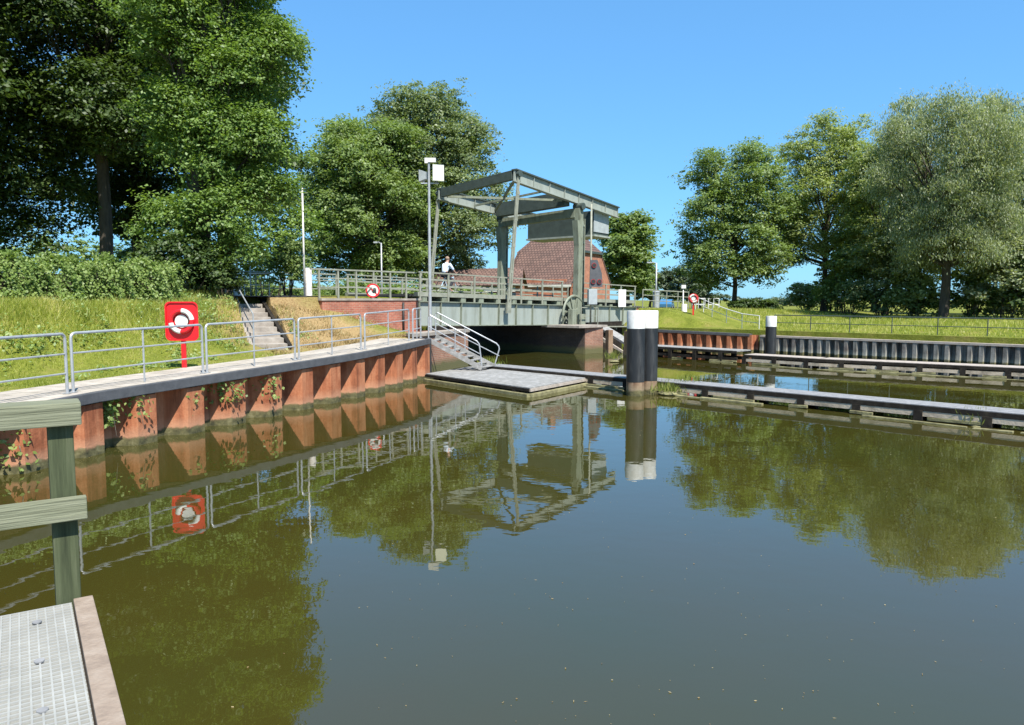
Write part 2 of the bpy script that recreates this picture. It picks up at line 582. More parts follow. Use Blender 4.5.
# ------------------------------------------------------------------ foliage
def quads_object(name, ctr, nrm, length, width, tint, mat, parent=None, along=None, fold=0.0):
    n = len(ctr)
    nrm = nrm / (np.linalg.norm(nrm, axis=1, keepdims=True) + 1e-9)
    if along is None:
        along = rng.normal(size=(n, 3))
    t = along - nrm * np.sum(along * nrm, axis=1, keepdims=True)
    t /= np.linalg.norm(t, axis=1, keepdims=True) + 1e-9
    s = np.cross(nrm, t)
    L = np.asarray(length).reshape(-1, 1)
    W = np.asarray(width).reshape(-1, 1)
    v = np.empty((n, 4, 3), dtype=np.float32)
    v[:, 0] = ctr - t * L * 0.5
    v[:, 1] = ctr + s * W * 0.5 + nrm * W * fold - t * L * 0.06
    v[:, 2] = ctr + t * L * 0.5
    v[:, 3] = ctr - s * W * 0.5 + nrm * W * fold - t * L * 0.06
    me = bpy.data.meshes.new(name)
    me.vertices.add(n * 4)
    me.vertices.foreach_set('co', v.ravel())
    me.loops.add(n * 4)
    me.loops.foreach_set('vertex_index', np.arange(n * 4, dtype=np.int32))
    me.polygons.add(n)
    me.polygons.foreach_set('loop_start', np.arange(0, n * 4, 4, dtype=np.int32))
    at = me.attributes.new('tint', 'FLOAT', 'POINT')
    at.data.foreach_set('value', np.repeat(np.clip(tint, 0, 1), 4).astype(np.float32))
    me.update(calc_edges=True)
    me.materials.append(M[mat])
    o = bpy.data.objects.new(name, me)
    COL.objects.link(o)
    if parent:
        o.parent = parent
    return o


def unit(n):
    d = rng.normal(size=(n, 3))
    return d / np.linalg.norm(d, axis=1, keepdims=True)


def crown_leaves(lobes, n_leaf, leaf, clump_r, droop=0.0, flat=0.45, slim=0.6, per=34):
    """lobes: (x, y, z, rx, ry, rz).  Leaves gather in sprays that sit through the outer shell of the lobes."""
    lobes = np.array(lobes, dtype=float)
    area = (lobes[:, 3] * lobes[:, 4] + lobes[:, 3] * lobes[:, 5] + lobes[:, 4] * lobes[:, 5])
    area /= area.sum()
    nc = max(8, n_leaf // per)
    li = rng.choice(len(lobes), nc, p=area)
    d = unit(nc)
    d[:, 2] = np.where(d[:, 2] < -0.45, -d[:, 2], d[:, 2])
    rad = 1.0 - 0.55 * rng.random(nc) ** 1.6
    ph = rng.uniform(0, 6.28, (len(lobes), 3))[li]
    rad += rng.normal(0, 0.06, nc)
    rad *= 1 + 0.16 * np.sin(4.2 * d[:, 0] + ph[:, 0]) * np.sin(4.6 * d[:, 2] + ph[:, 1]) + 0.10 * np.sin(7 * d[:, 1] + ph[:, 2])
    stray = rng.random(nc) < 0.10
    rad = np.where(stray, rad * rng.uniform(1.05, 1.30, nc), rad)
    C = lobes[li, :3] + d * lobes[li, 3:6] * rad[:, None]
    ct = rng.random(nc)
    cr = clump_r * (0.45 + 1.1 * rng.random(nc) ** 1.5)
    cr = np.where(stray, cr * 0.7, cr)
    cnt = rng.poisson(per, nc)
    idx = np.repeat(np.arange(nc), cnt)
    n = len(idx)
    e = unit(n) * (rng.random(n) ** 0.45)[:, None]
    e[:, 2] *= flat
    if droop:
        e[:, 2] = e[:, 2] * 1.0 - droop * (0.3 + rng.random(n)) * (e[:, 0] ** 2 + e[:, 1] ** 2)
    pos = C[idx] + e * cr[idx][:, None]
    out = d[idx]
    nr = unit(n) * 0.75 + np.array([0, 0, 0.75]) + out * 0.45
    if droop:
        nr = unit(n) + out * 0.4
    sz = leaf * (0.65 + 0.7 * rng.random(n))
    tint = 0.45 * ct[idx] + 0.55 * rng.random(n)
    al = unit(n)
    if droop:
        al = unit(n) * 0.5 + np.array([0, 0, -1.0])
    return pos, nr, sz, sz * slim, tint, al


def auto_lobes(cx, cy, z0, z1, R, k, seed, fat=0.42, top=1.0, shape='round'):
    rs = np.random.default_rng(seed)
    out = []
    H = z1 - z0
    for i in range(k):
        t = (i + 0.5) / k
        z = z0 + H * (0.12 + 0.80 * t)
        q = (z - z0) / H
        if shape == 'round':
            prof = math.sqrt(max(0.05, 1 - (abs(q - 0.45) / 0.58) ** 2))
        elif shape == 'tall':
            prof = 0.9 * min(1, 0.55 + q) * math.sqrt(max(0.05, 1 - max(0, (q - 0.5) / 0.52) ** 2))
        else:  # spreading, broadest high up
            prof = (0.55 + 0.6 * q) * math.sqrt(max(0.04, 1 - max(0, (q - 0.6) / 0.42) ** 2))
        a = i * 2.399 + rs.uniform(-0.5, 0.5)
        lr = R * fat * rs.uniform(0.75, 1.25) * (0.65 + 0.35 * prof)
        rr = max(0.0, R * prof - lr * 0.8) * rs.uniform(0.65, 1.05)
        out.append((cx + rr * math.cos(a), cy + rr * math.sin(a), z, lr, lr, lr * rs.uniform(0.7, 0.95)))
    return out


def tree(name, label, base, lobes, leafmat, n, leaf, clump_r, trunk_r, trunk_top, group=None, bark='bark', lean=(0, 0), twigs=True, **kw):
    """lobes in metres relative to base; trunk_top: height where the trunk divides"""
    t = thing(name, label, 'tree', base, group=group)
    tb = MB()
    top = Vector((lean[0], lean[1], trunk_top))
    zt = max(l[2] for l in lobes)
    tb.tube([(0, 0, -0.4), (0, 0, 0.05), (lean[0] * 0.1, lean[1] * 0.1, 0.5), (lean[0] * 0.5 + 0.08, lean[1] * 0.5, trunk_top * 0.55), top,
             (lean[0] * 1.2, lean[1] * 1.2, trunk_top + (zt - trunk_top) * 0.5), (lean[0] * 1.3, lean[1] * 1.3, zt * 0.97)],
            [trunk_r * 1.7, trunk_r * 1.35, trunk_r * 1.08, trunk_r * 0.95, trunk_r * 0.85, trunk_r * 0.45, 0.04], 10)
    tb.build('trunk', bark, t)
    lb = MB()
    for l in lobes:
        e = Vector(l[:3])
        q = min(0.9, max(0.0, (e.z - trunk_top * 0.8) / max(1.0, zt - trunk_top)))
        s = Vector((lean[0] * (1 + q * 0.3), lean[1] * (1 + q * 0.3), trunk_top * 0.8 + max(0, e.z - trunk_top) * 0.45))
        if e.z < trunk_top:
            s.z = max(1.0, e.z - 0.2)
        m = s.lerp(e, 0.5) + Vector((random.uniform(-.3, .3), random.uniform(-.3, .3), -0.25 if e.z > trunk_top else 0.35))
        r0 = trunk_r * random.uniform(0.25, 0.42)
        lb.tube([s, s.lerp(m, 0.5), m, e], [r0, r0 * 0.8, r0 * 0.6, r0 * 0.22], 6)
        if twigs:
            for k in range(6):
                u = Vector(unit(1)[0])
                u.z = abs(u.z) * 0.6
                f = e + Vector((u.x * l[3], u.y * l[4], u.z * l[5])) * 0.8
                b0 = m.lerp(e, random.uniform(0.3, 1.0))
                lb.tube([b0, b0.lerp(f, 0.5) + Vector((0, 0, 0.1)), f], [r0 * 0.3, r0 * 0.2, 0.012], 4)
    lb.build('limbs', bark, t)
    p = crown_leaves(lobes, n, leaf, clump_r, **kw)
    quads_object('crown', p[0], p[1], p[2], p[3], p[4], leafmat, t, p[5], 0.12)
    return t


def bush(name, label, base, lobes, mat, n, leaf, clump_r, group=None, cat='bush', **kw):
    t = thing(name, label, cat, base, group=group)
    st = MB()
    for l in lobes:
        for k in range(3):
            e = Vector(l[:3]) + Vector(unit(1)[0]) * l[3] * 0.6
            s = Vector((l[0] * 0.4 + random.uniform(-.1, .1), l[1] * 0.4, -0.1))
            st.tube([s, s.lerp(e, 0.5) + Vector((random.uniform(-.1, .1), 0, 0.1)), e], [0.03, 0.02, 0.008], 5)
    st.build('stems', 'bark', t)
    p = crown_leaves(lobes, n, leaf, clump_r, **kw)
    quads_object('foliage', p[0], p[1], p[2], p[3], p[4], mat, t, p[5], 0.12)
    return t


# ------------------------------------------------------------------ plan of the place
QUAY = np.array([(-13.5, -8.0), (-11.2, 0.0), (-9.9, 6.0), (-8.52, 12.27), (-8.08, 14.2), (-7.02, 16.87), (-6.0, 19.35), (-4.86, 22.34), (-3.95, 25.2), (-3.32, 27.84)])
ABUT = [(-3.85, 28.25), (-3.19, 30.18), (-2.03, 32.94)]
BX, BY = Vector((0.65, 0.76)).normalized(), Vector((-0.76, 0.65)).normalized()
B0 = Vector((-4.2, 34.0))


def bl(x, y):
    p = B0 + BX * x + BY * y
    return (p.x, p.y)


def to_bridge(X, Y):
    dx, dy = X - B0.x, Y - B0.y
    return dx * BX.x + dy * BX.y, dx * BY.x + dy * BY.y


W_ROAD = 5.3
RBANK = [(8.55, 45.75), (13.75, 41.2), (22.0, 32.3), (30.5, 22.0), (46.0, 4.0)]
PIERF = [(3.93, 40.32), (4.94, 41.08)]
passl = (ABUT[2][0] + BY.x * 90, ABUT[2][1] + BY.y * 90)
passr = (PIERF[0][0] + BY.x * 90, PIERF[0][1] + BY.y * 90)
def inland(pl, o, side=1):
    out = []
    P = [Vector(p) for p in pl]
    for i, p in enumerate(P):
        d = (P[min(i + 1, len(P) - 1)] - P[max(i - 1, 0)]).normalized()
        out.append((p.x - d.y * o * side, p.y + d.x * o * side))
    return out


WATER_POLY = inland(QUAY, 0.2) + ABUT + [passl, passr] + PIERF + [bl(11.5, -0.1), bl(16.6, -0.1)] + inland(RBANK, 0.1) + [(60, -25), (-20, -25)]


def polydist(pts, X, Y):
    """distance and parameter point to a polyline, numpy"""
    P = np.asarray(pts)
    best = np.full(X.shape, 1e9)
    by = np.zeros(X.shape)
    for a, b in zip(P[:-1], P[1:]):
        d = b - a
        t = np.clip(((X - a[0]) * d[0] + (Y - a[1]) * d[1]) / (d @ d), 0, 1)
        qx, qy = a[0] + t * d[0], a[1] + t * d[1]
        r = np.hypot(X - qx, Y - qy)
        m = r < best
        best = np.where(m, r, best)
        by = np.where(m, qy, by)
    return best, by


def walk_z(y):
    return np.interp(y, [0, 12, 22, 28], [1.02, 1.09, 1.28, 1.45])


def smooth(t):
    t = np.clip(t, 0, 1)
    return t * t * (3 - 2 * t)


s0 = at_z(271, 350, 1.33)
s1 = Vector((-10.35, 29.3, 2.75))
sd = (Vector((s1.x, s1.y)) - Vector((s0.x, s0.y))).normalized()
sn = Vector((-sd.y, sd.x))
Ls = (Vector((s1.x, s1.y)) - Vector((s0.x, s0.y))).length


def ground_z(X, Y):
    X = np.asarray(X, float)
    Y = np.asarray(Y, float)
    bx = (X - B0.x) * BX.x + (Y - B0.y) * BX.y
    by = (X - B0.x) * BY.x + (Y - B0.y) * BY.y
    # left bank
    d, qy = polydist(QUAY, X, Y)
    w = walk_z(qy)
    zl = w + (2.72 - w) * smooth((d - 2.3) / 3.4) + 0.03 * (d > 1.45)
    zl = np.where(by < 0.2, np.minimum(zl, np.interp(bx, [-5.6, -4.9, -2.0], [9.0, 2.72, 1.42])), zl)
    zl = np.where((by > 0.2) & (bx < 1.2), np.where(bx > -0.05, 1.45, 3.05), zl)
    zl = np.where((by > 9) & (bx < 1.2), 3.05 - 0.3 * smooth((by - 9) / 5), zl)
    zl = np.where(bx < -14, np.minimum(zl, 2.75), zl)
    zl = zl + 0.06 * np.sin(X * 0.7 + 1.3) * np.sin(Y * 0.6) * smooth((d - 2.5) / 2)
    # the stairs are let into the bank
    u = (X - s0.x) * sd.x + (Y - s0.y) * sd.y
    v = np.abs((X - s0.x) * sn.x + (Y - s0.y) * sn.y)
    zs = 1.30 + (s1.z - 1.36) * np.clip(u / Ls, 0, 1) - 0.10
    zl = np.where((v < 0.70) & (u > -0.3) & (u < Ls + 0.1), np.minimum(zl, zs), zl)
    # right bank
    d2, _ = polydist(RBANK, X, Y)
    zr = 0.98 + 0.12 * np.clip((Y - 32) / 12, 0, 1) + 0.30 * smooth((d2 - 0.5) / 7) + 0.15 * smooth((d2 - 8) / 20) + 0.2 * smooth((16 - X) / 6) * smooth((d2 - 0.5) / 7)
    road = 2.55 - 0.02 * np.clip(bx - 12, 0, 30)
    side = np.abs(by - 2.6) - 3.6
    mound = np.where(bx > 9.5, road - (road - zr) * smooth(side / 6.0), zr)
    fade = smooth((bx - 40) / 40)
    zr2 = np.maximum(zr, mound * (1 - fade) + zr * fade)
    zr2 = np.where((bx > 9.0) & (bx < 18.5) & (by < W_ROAD + 0.4), 1.25, zr2)
    left = (bx < 5.5)
    z = np.where(left, zl, zr2)
    far = np.hypot(X, Y)
    z = np.where(far > 160, 1.5, z)
    return z


def inside(poly, x, y):
    c = False
    n = len(poly)
    j = n - 1
    for i in range(n):
        xi, yi = poly[i]
        xj, yj = poly[j]
        if (yi > y) != (yj > y) and x < (xj - xi) * (y - yi) / (yj - yi) + xi:
            c = not c
        j = i
    return c


def groundmat():
    m, nt, b = _mat('meadow_ground')
    L = nt.links.new
    g = N(nt, 'ShaderNodeNewGeometry')
    n1 = N(nt, 'ShaderNodeTexNoise', Scale=0.8, Detail=8, Roughness=0.7)
    n2 = N(nt, 'ShaderNodeTexNoise', Scale=14, Detail=6, Roughness=0.75)
    L(g.outputs['Position'], n1.inputs[0])
    L(g.outputs['Position'], n2.inputs[0])
    r1 = ramp(nt, n1.outputs[0], [(0.30, (0.095, 0.120, 0.018)), (0.5, (0.165, 0.185, 0.030)), (0.68, (0.24, 0.21, 0.065))])
    r2 = ramp(nt, n2.outputs[0], [(0.3, (0.55, 0.55, 0.5)), (0.7, (1.25, 1.25, 1.2))])
    mx = N(nt, 'ShaderNodeMix', data_type='RGBA', blend_type='MULTIPLY')
    mx.inputs[0].default_value = 1
    L(r1.outputs[0], mx.inputs[6])
    L(r2.outputs[0], mx.inputs[7])
    # the dry bank beside the bridge: withered turf and sand
    def blob(cx, cy, rad):
        v = N(nt, 'ShaderNodeVectorMath', operation='DISTANCE')
        L(g.outputs['Position'], v.inputs[0])
        v.inputs[1].default_value = (cx, cy, 2.0)
        q = N(nt, 'ShaderNodeMath', operation='MULTIPLY_ADD')
        L(n1.outputs[0], q.inputs[0])
        q.inputs[1].default_value = 5.0
        L(v.outputs['Value'], q.inputs[2])
        return ramp(nt, q.outputs[0], [(0.0, (1, 1, 1)), (1.0, (0, 0, 0))]), q, rad
    v = N(nt, 'ShaderNodeVectorMath', operation='DISTANCE')
    L(g.outputs['Position'], v.inputs[0])
    v.inputs[1].default_value = (-7.0, 26.6, 2.0)
    q = N(nt, 'ShaderNodeMath', operation='MULTIPLY_ADD')
    L(n1.outputs[0], q.inputs[0])
    q.inputs[1].default_value = -3.0
    L(v.outputs['Value'], q.inputs[2])
    dv = N(nt, 'ShaderNodeMath', operation='DIVIDE')
    L(q.outputs[0], dv.inputs[0])
    dv.inputs[1].default_value = 4.2
    rr = ramp(nt, dv.outputs[0], [(0.35, (1, 1, 1)), (0.8, (0, 0, 0))])
    dry = ramp(nt, n2.outputs[0], [(0.3, (0.16, 0.095, 0.045)), (0.5, (0.30, 0.205, 0.095)), (0.7, (0.36, 0.28, 0.13))])
    m2 = N(nt, 'ShaderNodeMix', data_type='RGBA')
    L(rr.outputs[0], m2.inputs[0])
    L(mx.outputs[2], m2.inputs[6])
    L(dry.outputs[0], m2.inputs[7])
    L(m2.outputs[2], b.inputs['Base Color'])
    b.inputs['Roughness'].default_value = 0.95
    b.inputs['Specular IOR Level'].default_value = 0.1
    bp = N(nt, 'ShaderNodeBump', Strength=0.7, Distance=0.06)
    L(n2.outputs[0], bp.inputs['Height'])
    L(bp.outputs[0], b.inputs['Normal'])
    return m


def build_ground():
    pts = []
    wp = []
    n = len(WATER_POLY)
    for i in range(n):        # subdivide the shore so the surface follows it
        a, b = Vector(WATER_POLY[i]), Vector(WATER_POLY[(i + 1) % n])
        k = max(1, int((b - a).length / 1.5))
        for j in range(k):
            wp.append(tuple(a.lerp(b, j / k)))
    verts = [Vector(p) for p in wp]
    edges = [(i, (i + 1) % len(wp)) for i in range(len(wp))]

    def line(pl, step=1.5):
        prev = None
        for a, b in zip(pl[:-1], pl[1:]):
            a, b = Vector(a), Vector(b)
            k = max(1, int((b - a).length / step))
            for j in range(k + 1):
                if j == 0 and prev is not None:
                    continue
                verts.append(a.lerp(b, j / k))
                if prev is not None:
                    edges.append((prev, len(verts) - 1))
                prev = len(verts) - 1
    line([bl(-13.9, 0.12), bl(0.55, 0.12)])
    line([bl(-13.9, 0.26), bl(0.55, 0.26)])
    seen = set()
    for st, R0 in ((1.0, 1), (3.0, 2), (12.0, 3)):
        pass
    def grid(x0, x1, y0, y1, st):
        for x in np.arange(x0, x1, st):
            for y in np.arange(y0, y1, st):
                verts.append(Vector((x + random.uniform(-.2, .2) * st, y + random.uniform(-.2, .2) * st)))
    for o in (-0.74, -0.66, 0.66, 0.74):
        q0 = Vector((s0.x, s0.y)) + sn * o
        line([q0 - sd * 0.4, q0 + sd * (Ls + 0.2)], 0.5)
    grid(-24, 0, 4, 44, 0.8)
    grid(4, 44, 20, 70, 1.4)
    grid(-60, 80, -20, 140, 5.0)
    for rad in (220, 400, 800, 1600, 3500):
        for k in range(24):
            verts.append(Vector((rad * math.cos(k * math.pi / 12), rad * math.sin(k * math.pi / 12))))
    v2, e2, f2, *_ = delaunay_2d_cdt(verts, edges, [], 0, 1e-4)
    X = np.array([v.x for v in v2])
    Y = np.array([v.y for v in v2])
    Z = ground_z(X, Y)
    bm = bmesh.new()
    bv = [bm.verts.new((X[i], Y[i], Z[i])) for i in range(len(v2))]
    for f in f2:
        cx = sum(X[i] for i in f) / 3
        cy = sum(Y[i] for i in f) / 3
        if inside(WATER_POLY, cx, cy):
            continue
        q = bm.faces.new([bv[i] for i in f])
        q.smooth = False
    loose = [v for v in bm.verts if not v.link_faces]
    bmesh.ops.delete(bm, geom=loose, context='VERTS')
    bmesh.ops.recalc_face_normals(bm, faces=bm.faces)
    # banks drop below the water
    for e in [e for e in bm.edges if len(e.link_faces) == 1]:
        a, b = e.verts
        if math.hypot(a.co.x, a.co.y) > 1000:
            continue
        c = bm.verts.new((b.co.x, b.co.y, -1.0))
        d = bm.verts.new((a.co.x, a.co.y, -1.0))
        bm.faces.new([a, b, c, d])
    me = bpy.data.meshes.new('ground')
    bm.to_mesh(me)
    bm.free()
    me.materials.append(groundmat())
    o = bpy.data.objects.new('ground', me)
    COL.objects.link(o)
    tag(o, kind='structure')
    return o


build_ground()
wb = MB()
wb.quad((-160, -60, 0), (160, -60, 0), (160, 160, 0), (-160, 160, 0))
tag(wb.build('water', 'water'), kind='structure')


def polyline_pts(pl, step):
    """resample"""
    out = []
    P = [Vector(p) for p in pl]
    acc = 0.0
    for a, b in zip(P[:-1], P[1:]):
        L = (b - a).length
        while acc <= L:
            out.append((a.lerp(b, acc / L), (b - a).normalized()))
            acc += step
        acc -= L
    return out


# quay path, laid 8 cm thick behind the coping
def strip(pl, o0, o1, zfun, t, side):
    """ribbon between offsets o0 and o1 to the given side of a polyline, thickness t"""
    mb = MB()
    S_ = polyline_pts(pl, 0.9)
    rows = []
    for i, (p, d) in enumerate(S_):
        if 0 < i < len(S_) - 1:
            d = (S_[i + 1][0] - S_[i - 1][0]).normalized()
        nrm = Vector((-d.y, d.x)) * side
        a, b = p + nrm * o0, p + nrm * o1
        z = zfun(p)
        rows.append(((a.x, a.y, z), (b.x, b.y, z), (b.x, b.y, z - t), (a.x, a.y, z - t)))
    vs = [[mb.bm.verts.new(q) for q in r] for r in rows]
    for A, Bq in zip(vs[:-1], vs[1:]):
        for k in range(4):
            mb._face([A[k], A[(k + 1) % 4], Bq[(k + 1) % 4], Bq[k]])
    mb._face(vs[0])
    mb._face(vs[-1][::-1])
    return mb


QP = [tuple(q) for q in QUAY]


def pavermat():
    m, nt, b = _mat('pale_pavers')
    L = nt.links.new
    g = N(nt, 'ShaderNodeNewGeometry')
    mp = N(nt, 'ShaderNodeMapping')
    mp.inputs['Rotation'].default_value = (0, 0, R(20))
    L(g.outputs['Position'], mp.inputs[0])
    bt = N(nt, 'ShaderNodeTexBrick')
    bt.inputs['Color1'].default_value = (0.41, 0.365, 0.31, 1)
    bt.inputs['Color2'].default_value = (0.35, 0.31, 0.265, 1)
    bt.inputs['Mortar'].default_value = (0.20, 0.18, 0.14, 1)
    bt.inputs['Scale'].default_value = 1
    bt.inputs['Brick Width'].default_value = 0.4
    bt.inputs['Row Height'].default_value = 0.4
    bt.inputs['Mortar Size'].default_value = 0.012
    L(mp.outputs[0], bt.inputs[0])
    n = N(nt, 'ShaderNodeTexNoise', Scale=2, Detail=8, Roughness=0.7)
    L(g.outputs['Position'], n.inputs[0])
    r = ramp(nt, n.outputs[0], [(0.3, (0.75, 0.74, 0.7)), (0.65, (1.1, 1.1, 1.1))])
    mx = N(nt, 'ShaderNodeMix', data_type='RGBA', blend_type='MULTIPLY')
    mx.inputs[0].default_value = 1
    L(bt.outputs[0], mx.inputs[6])
    L(r.outputs[0], mx.inputs[7])
    L(mx.outputs[2], b.inputs['Base Color'])
    b.inputs['Roughness'].default_value = 0.9
    return m


M['paver'] = pavermat()
pw = strip(QP, -0.268, 1.45, lambda p: float(walk_z(p.y)) + 0.055, 0.2, 1)
tag(pw.build('quay_path', 'paver'), kind='structure')

# ------------------------------------------------------------------ sheet pile quay
def sheet_pile(pl, period, depth, z0, ztop, side, out=0.05, start=0.0):
    """trapezoid profile along a polyline; flanges alternate out and in.  side +1: land is to the left of travel"""
    mb = MB()
    P = [Vector(p) for p in pl]
    seg = []
    tot = 0
    for a, b in zip(P[:-1], P[1:]):
        seg.append((tot, a, b))
        tot += (b - a).length

    def pos(s):
        for k, (t0, a, b) in enumerate(seg):
            L = (b - a).length
            if s <= t0 + L or k == len(seg) - 1:
                d = (b - a).normalized()
                return a + d * (s - t0), Vector((-d.y, d.x)) * -side
    prof = [(0.0, 1), (0.36, 1), (0.56, 0), (0.80, 0)]
    prev = None
    s = start
    while s < tot:
        for f, o in prof:
            q = max(0.0, s + f * period)
            if q > tot:
                break
            p, nrm = pos(q)
            r = p + nrm * (out + depth * (o - 1))
            zt = ztop(p)
            a = mb.bm.verts.new((r.x, r.y, z0))
            b = mb.bm.verts.new((r.x, r.y, zt))
            if prev:
                mb._face([prev[0], a, b, prev[1]])
            prev = (a, b)
        s += period
    return mb


q = thing('sheet_pile_quay', 'rust-red sheet pile quay wall with grey coping under the tubular rails', 'quay wall', (QP[3][0], QP[3][1], 0))
Q2 = [(-8.9, 10.6)] + QP[3:]
sp = sheet_pile(QP[1:3] + [(-8.95, 10.35)] + QP[3:], 1.30, 0.42, -0.6, lambda p: float(walk_z(p.y)) - 0.16, 1, 0.34, -0.26)
sp.build('sheet_piling', 'rust', q, world=True)
strip(QP[1:], -0.40, -0.27, lambda p: float(walk_z(p.y)) + 0.06, 0.20, 1).build('coping', 'coping', q, world=True, bevel=0.015)
ret = MB()
ret.prism([(-3.2, 27.86), (-3.0, 27.9), (-3.55, 28.45), (-3.8, 28.3)], -0.5, 1.44)
ret.build('toned_end_plate', 'dark_steel_and_shade', q, world=True)  # return face in shadow, its shade put into the dark colour

# ------------------------------------------------------------------ tubular rail panels on the quay
def quay_at(s_y, off):
    """point on the quay at world y, moved inland by off"""
    P = QUAY
    for a, b in zip(P[:-1], P[1:]):
        if a[1] <= s_y <= b[1]:
            t = (s_y - a[1]) / (b[1] - a[1])
            p = Vector(a + (b - a) * t)
            d = Vector(b - a).normalized()
            n_ = Vector((-d.y, d.x))
            return p + n_ * off
    return Vector(P[-1])


def y_for_px(px, off=0.02):
    lo, hi = 2.0, 27.8
    for _ in range(40):
        m = (lo + hi) / 2
        p = quay_at(m, off)
        if 512 + FOC * p.x / (p.y * CP + 0.13) < px:
            lo = m
        else:
            hi = m
    return (lo + hi) / 2


def rail_panel(y0, y1, label, mids, h=1.1):
    a, b = quay_at(y0, 0.02), quay_at(y1, 0.02)
    za, zb = float(walk_z(y0)) + 0.06, float(walk_z(y1)) + 0.06
    t = thing('rail_panel', label, 'railing', (a.x, a.y, za), group='tubular rail panels along the quay')
    A, Bv = Vector((a.x, a.y, za)), Vector((b.x, b.y, zb))
    d = (Bv - A)
    L = d.length
    d.normalize()
    up = Vector((0, 0, 1))
    r = 0.09
    fr = MB()
    pts = [A, A + up * (h - r)]
    for k in range(1, 5):
        an = k / 4 * math.pi / 2
        pts.append(A + up * (h - r + r * math.sin(an)) + d * (r - r * math.cos(an)))
    for k in range(5):
        an = k / 4 * math.pi / 2
        pts.append(Bv + up * (h - r + r * math.cos(an)) - d * (r - r * math.sin(an)))
    pts.append(Bv)
    fr.tube(pts, 0.027, 8)
    fr.build('frame', 'galv', t, world=True)
    for hh in (0.37, 0.73):
        m = MB()
        m.tube([A + up * hh, Bv + up * hh], 0.017, 6)
        m.build('mid_rail', 'galv', t, world=True)
    for f in mids:
        m = MB()
        m.tube([A + d * (L * f), A + d * (L * f) + up * h], 0.02, 6)
        m.build('upright', 'galv', t, world=True)
    for e in (A, Bv):
        f = MB()
        f.box((e.x, e.y, e.z + 0.006), (0.12, 0.12, 0.012))
        f.build('foot_plate', 'galv', t, world=True)
    return t


ys = [y_for_px(x) for x in (67, 73, 203, 207, 295, 299, 361, 365, 409, 413)]
rail_panel(8.6, ys[0], 'nearest tubular rail panel, cut off by the photo at its left end', [0.4])
rail_panel(ys[1], ys[2], 'tubular rail panel in front of the square red lifebuoy board', [0.5])
rail_panel(ys[3], ys[4], 'tubular rail panel in front of the foot of the concrete stairs', [0.5])
rail_panel(ys[5], ys[6], 'tubular rail panel in front of the dry brown grass bank', [0.5])
rail_panel(ys[7], ys[8], 'tubular rail panel in front of the round prohibition sign post', [0.5])
rail_panel(ys[9], 27.7, 'short tubular rail panel at the head of the gangway', [0.5])

# ------------------------------------------------------------------ lifebuoy boards
def station(loc, yaw, scale, label, square=True):
    t = thing('lifebuoy_station', label, 'lifebuoy', loc, (0, 0, yaw), group='lifebuoy stations on the banks')
    k = scale
    p = MB()
    p.box((0, 0.03, 0.55 * k), (0.10 * k, 0.06 * k, 1.1 * k))
    p.build('post', 'red', t, bevel=0.008)
    zc = 1.12 * k
    b = MB()
    if square:
        w, hh, r = 0.37 * k, 0.44 * k, 0.12 * k
        poly = []
        for cx, cz, a0 in ((w - r, hh - r, 0), (-w + r, hh - r, 90), (-w + r, -hh + r, 180), (w - r, -hh + r, 270)):
            for j in range(6):
                a = R(a0 + j * 18)
                poly.append((cx + r * math.cos(a), cz + r * math.sin(a)))
        n = len(poly)
        front = [b.bm.verts.new((x, -0.045, zc + z)) for x, z in poly]
        back = [b.bm.verts.new((x * 0.93, 0.015, zc + z * 0.93)) for x, z in poly]
        lip = [b.bm.verts.new((x * 0.93, -0.045, zc + z * 0.93)) for x, z in poly]
        inn = [b.bm.verts.new((x * 0.90, -0.015, zc + z * 0.90)) for x, z in poly]
        b._face(back)
        b._face(inn)
        for i in range(n):
            j = (i + 1) % n
            b._face([front[i], front[j], back[j], back[i]])
            b._face([lip[i], lip[j], front[j], front[i]])
            b._face([inn[i], inn[j], lip[j], lip[i]])
        b.build('board', 'red', t)
    else:
        b.disc((0, 0.0, zc), (0, 1, 0), 0.34 * k, 0.04, 28)
        b.build('board', 'ringred', t)
    rr = 0.235 * k
    ring = MB()
    ring.torus((0, -0.07, zc), (0, 1, 0), rr, 0.052 * k, 0, 2 * math.pi, 32, 10)
    ro = ring.build('ring', 'red' if square else 'ringred', t)
    for a0 in ((0.08, 3.2) if square else (-1.2, 2.0)):
        wq = MB()
        wq.torus((0, -0.0705, zc), (0, 1, 0), rr, 0.0545 * k, a0, a0 + 1.35, 12, 10)
        wq.build('white_section', 'white', ro)
    h = MB()
    h.disc((0, -0.045, zc), (0, 1, 0), 0.145 * k, 0.03, 24)
    h.build('white_panel', 'white', t)
    return t


lb = at_z(184, 366, float(walk_z(18.5)) + 0.08)
station((lb.x, lb.y, ground_z(lb.x, lb.y) - 0.02), R(2), 1.08, 'square red lifebuoy board on a red post beside the quay path')

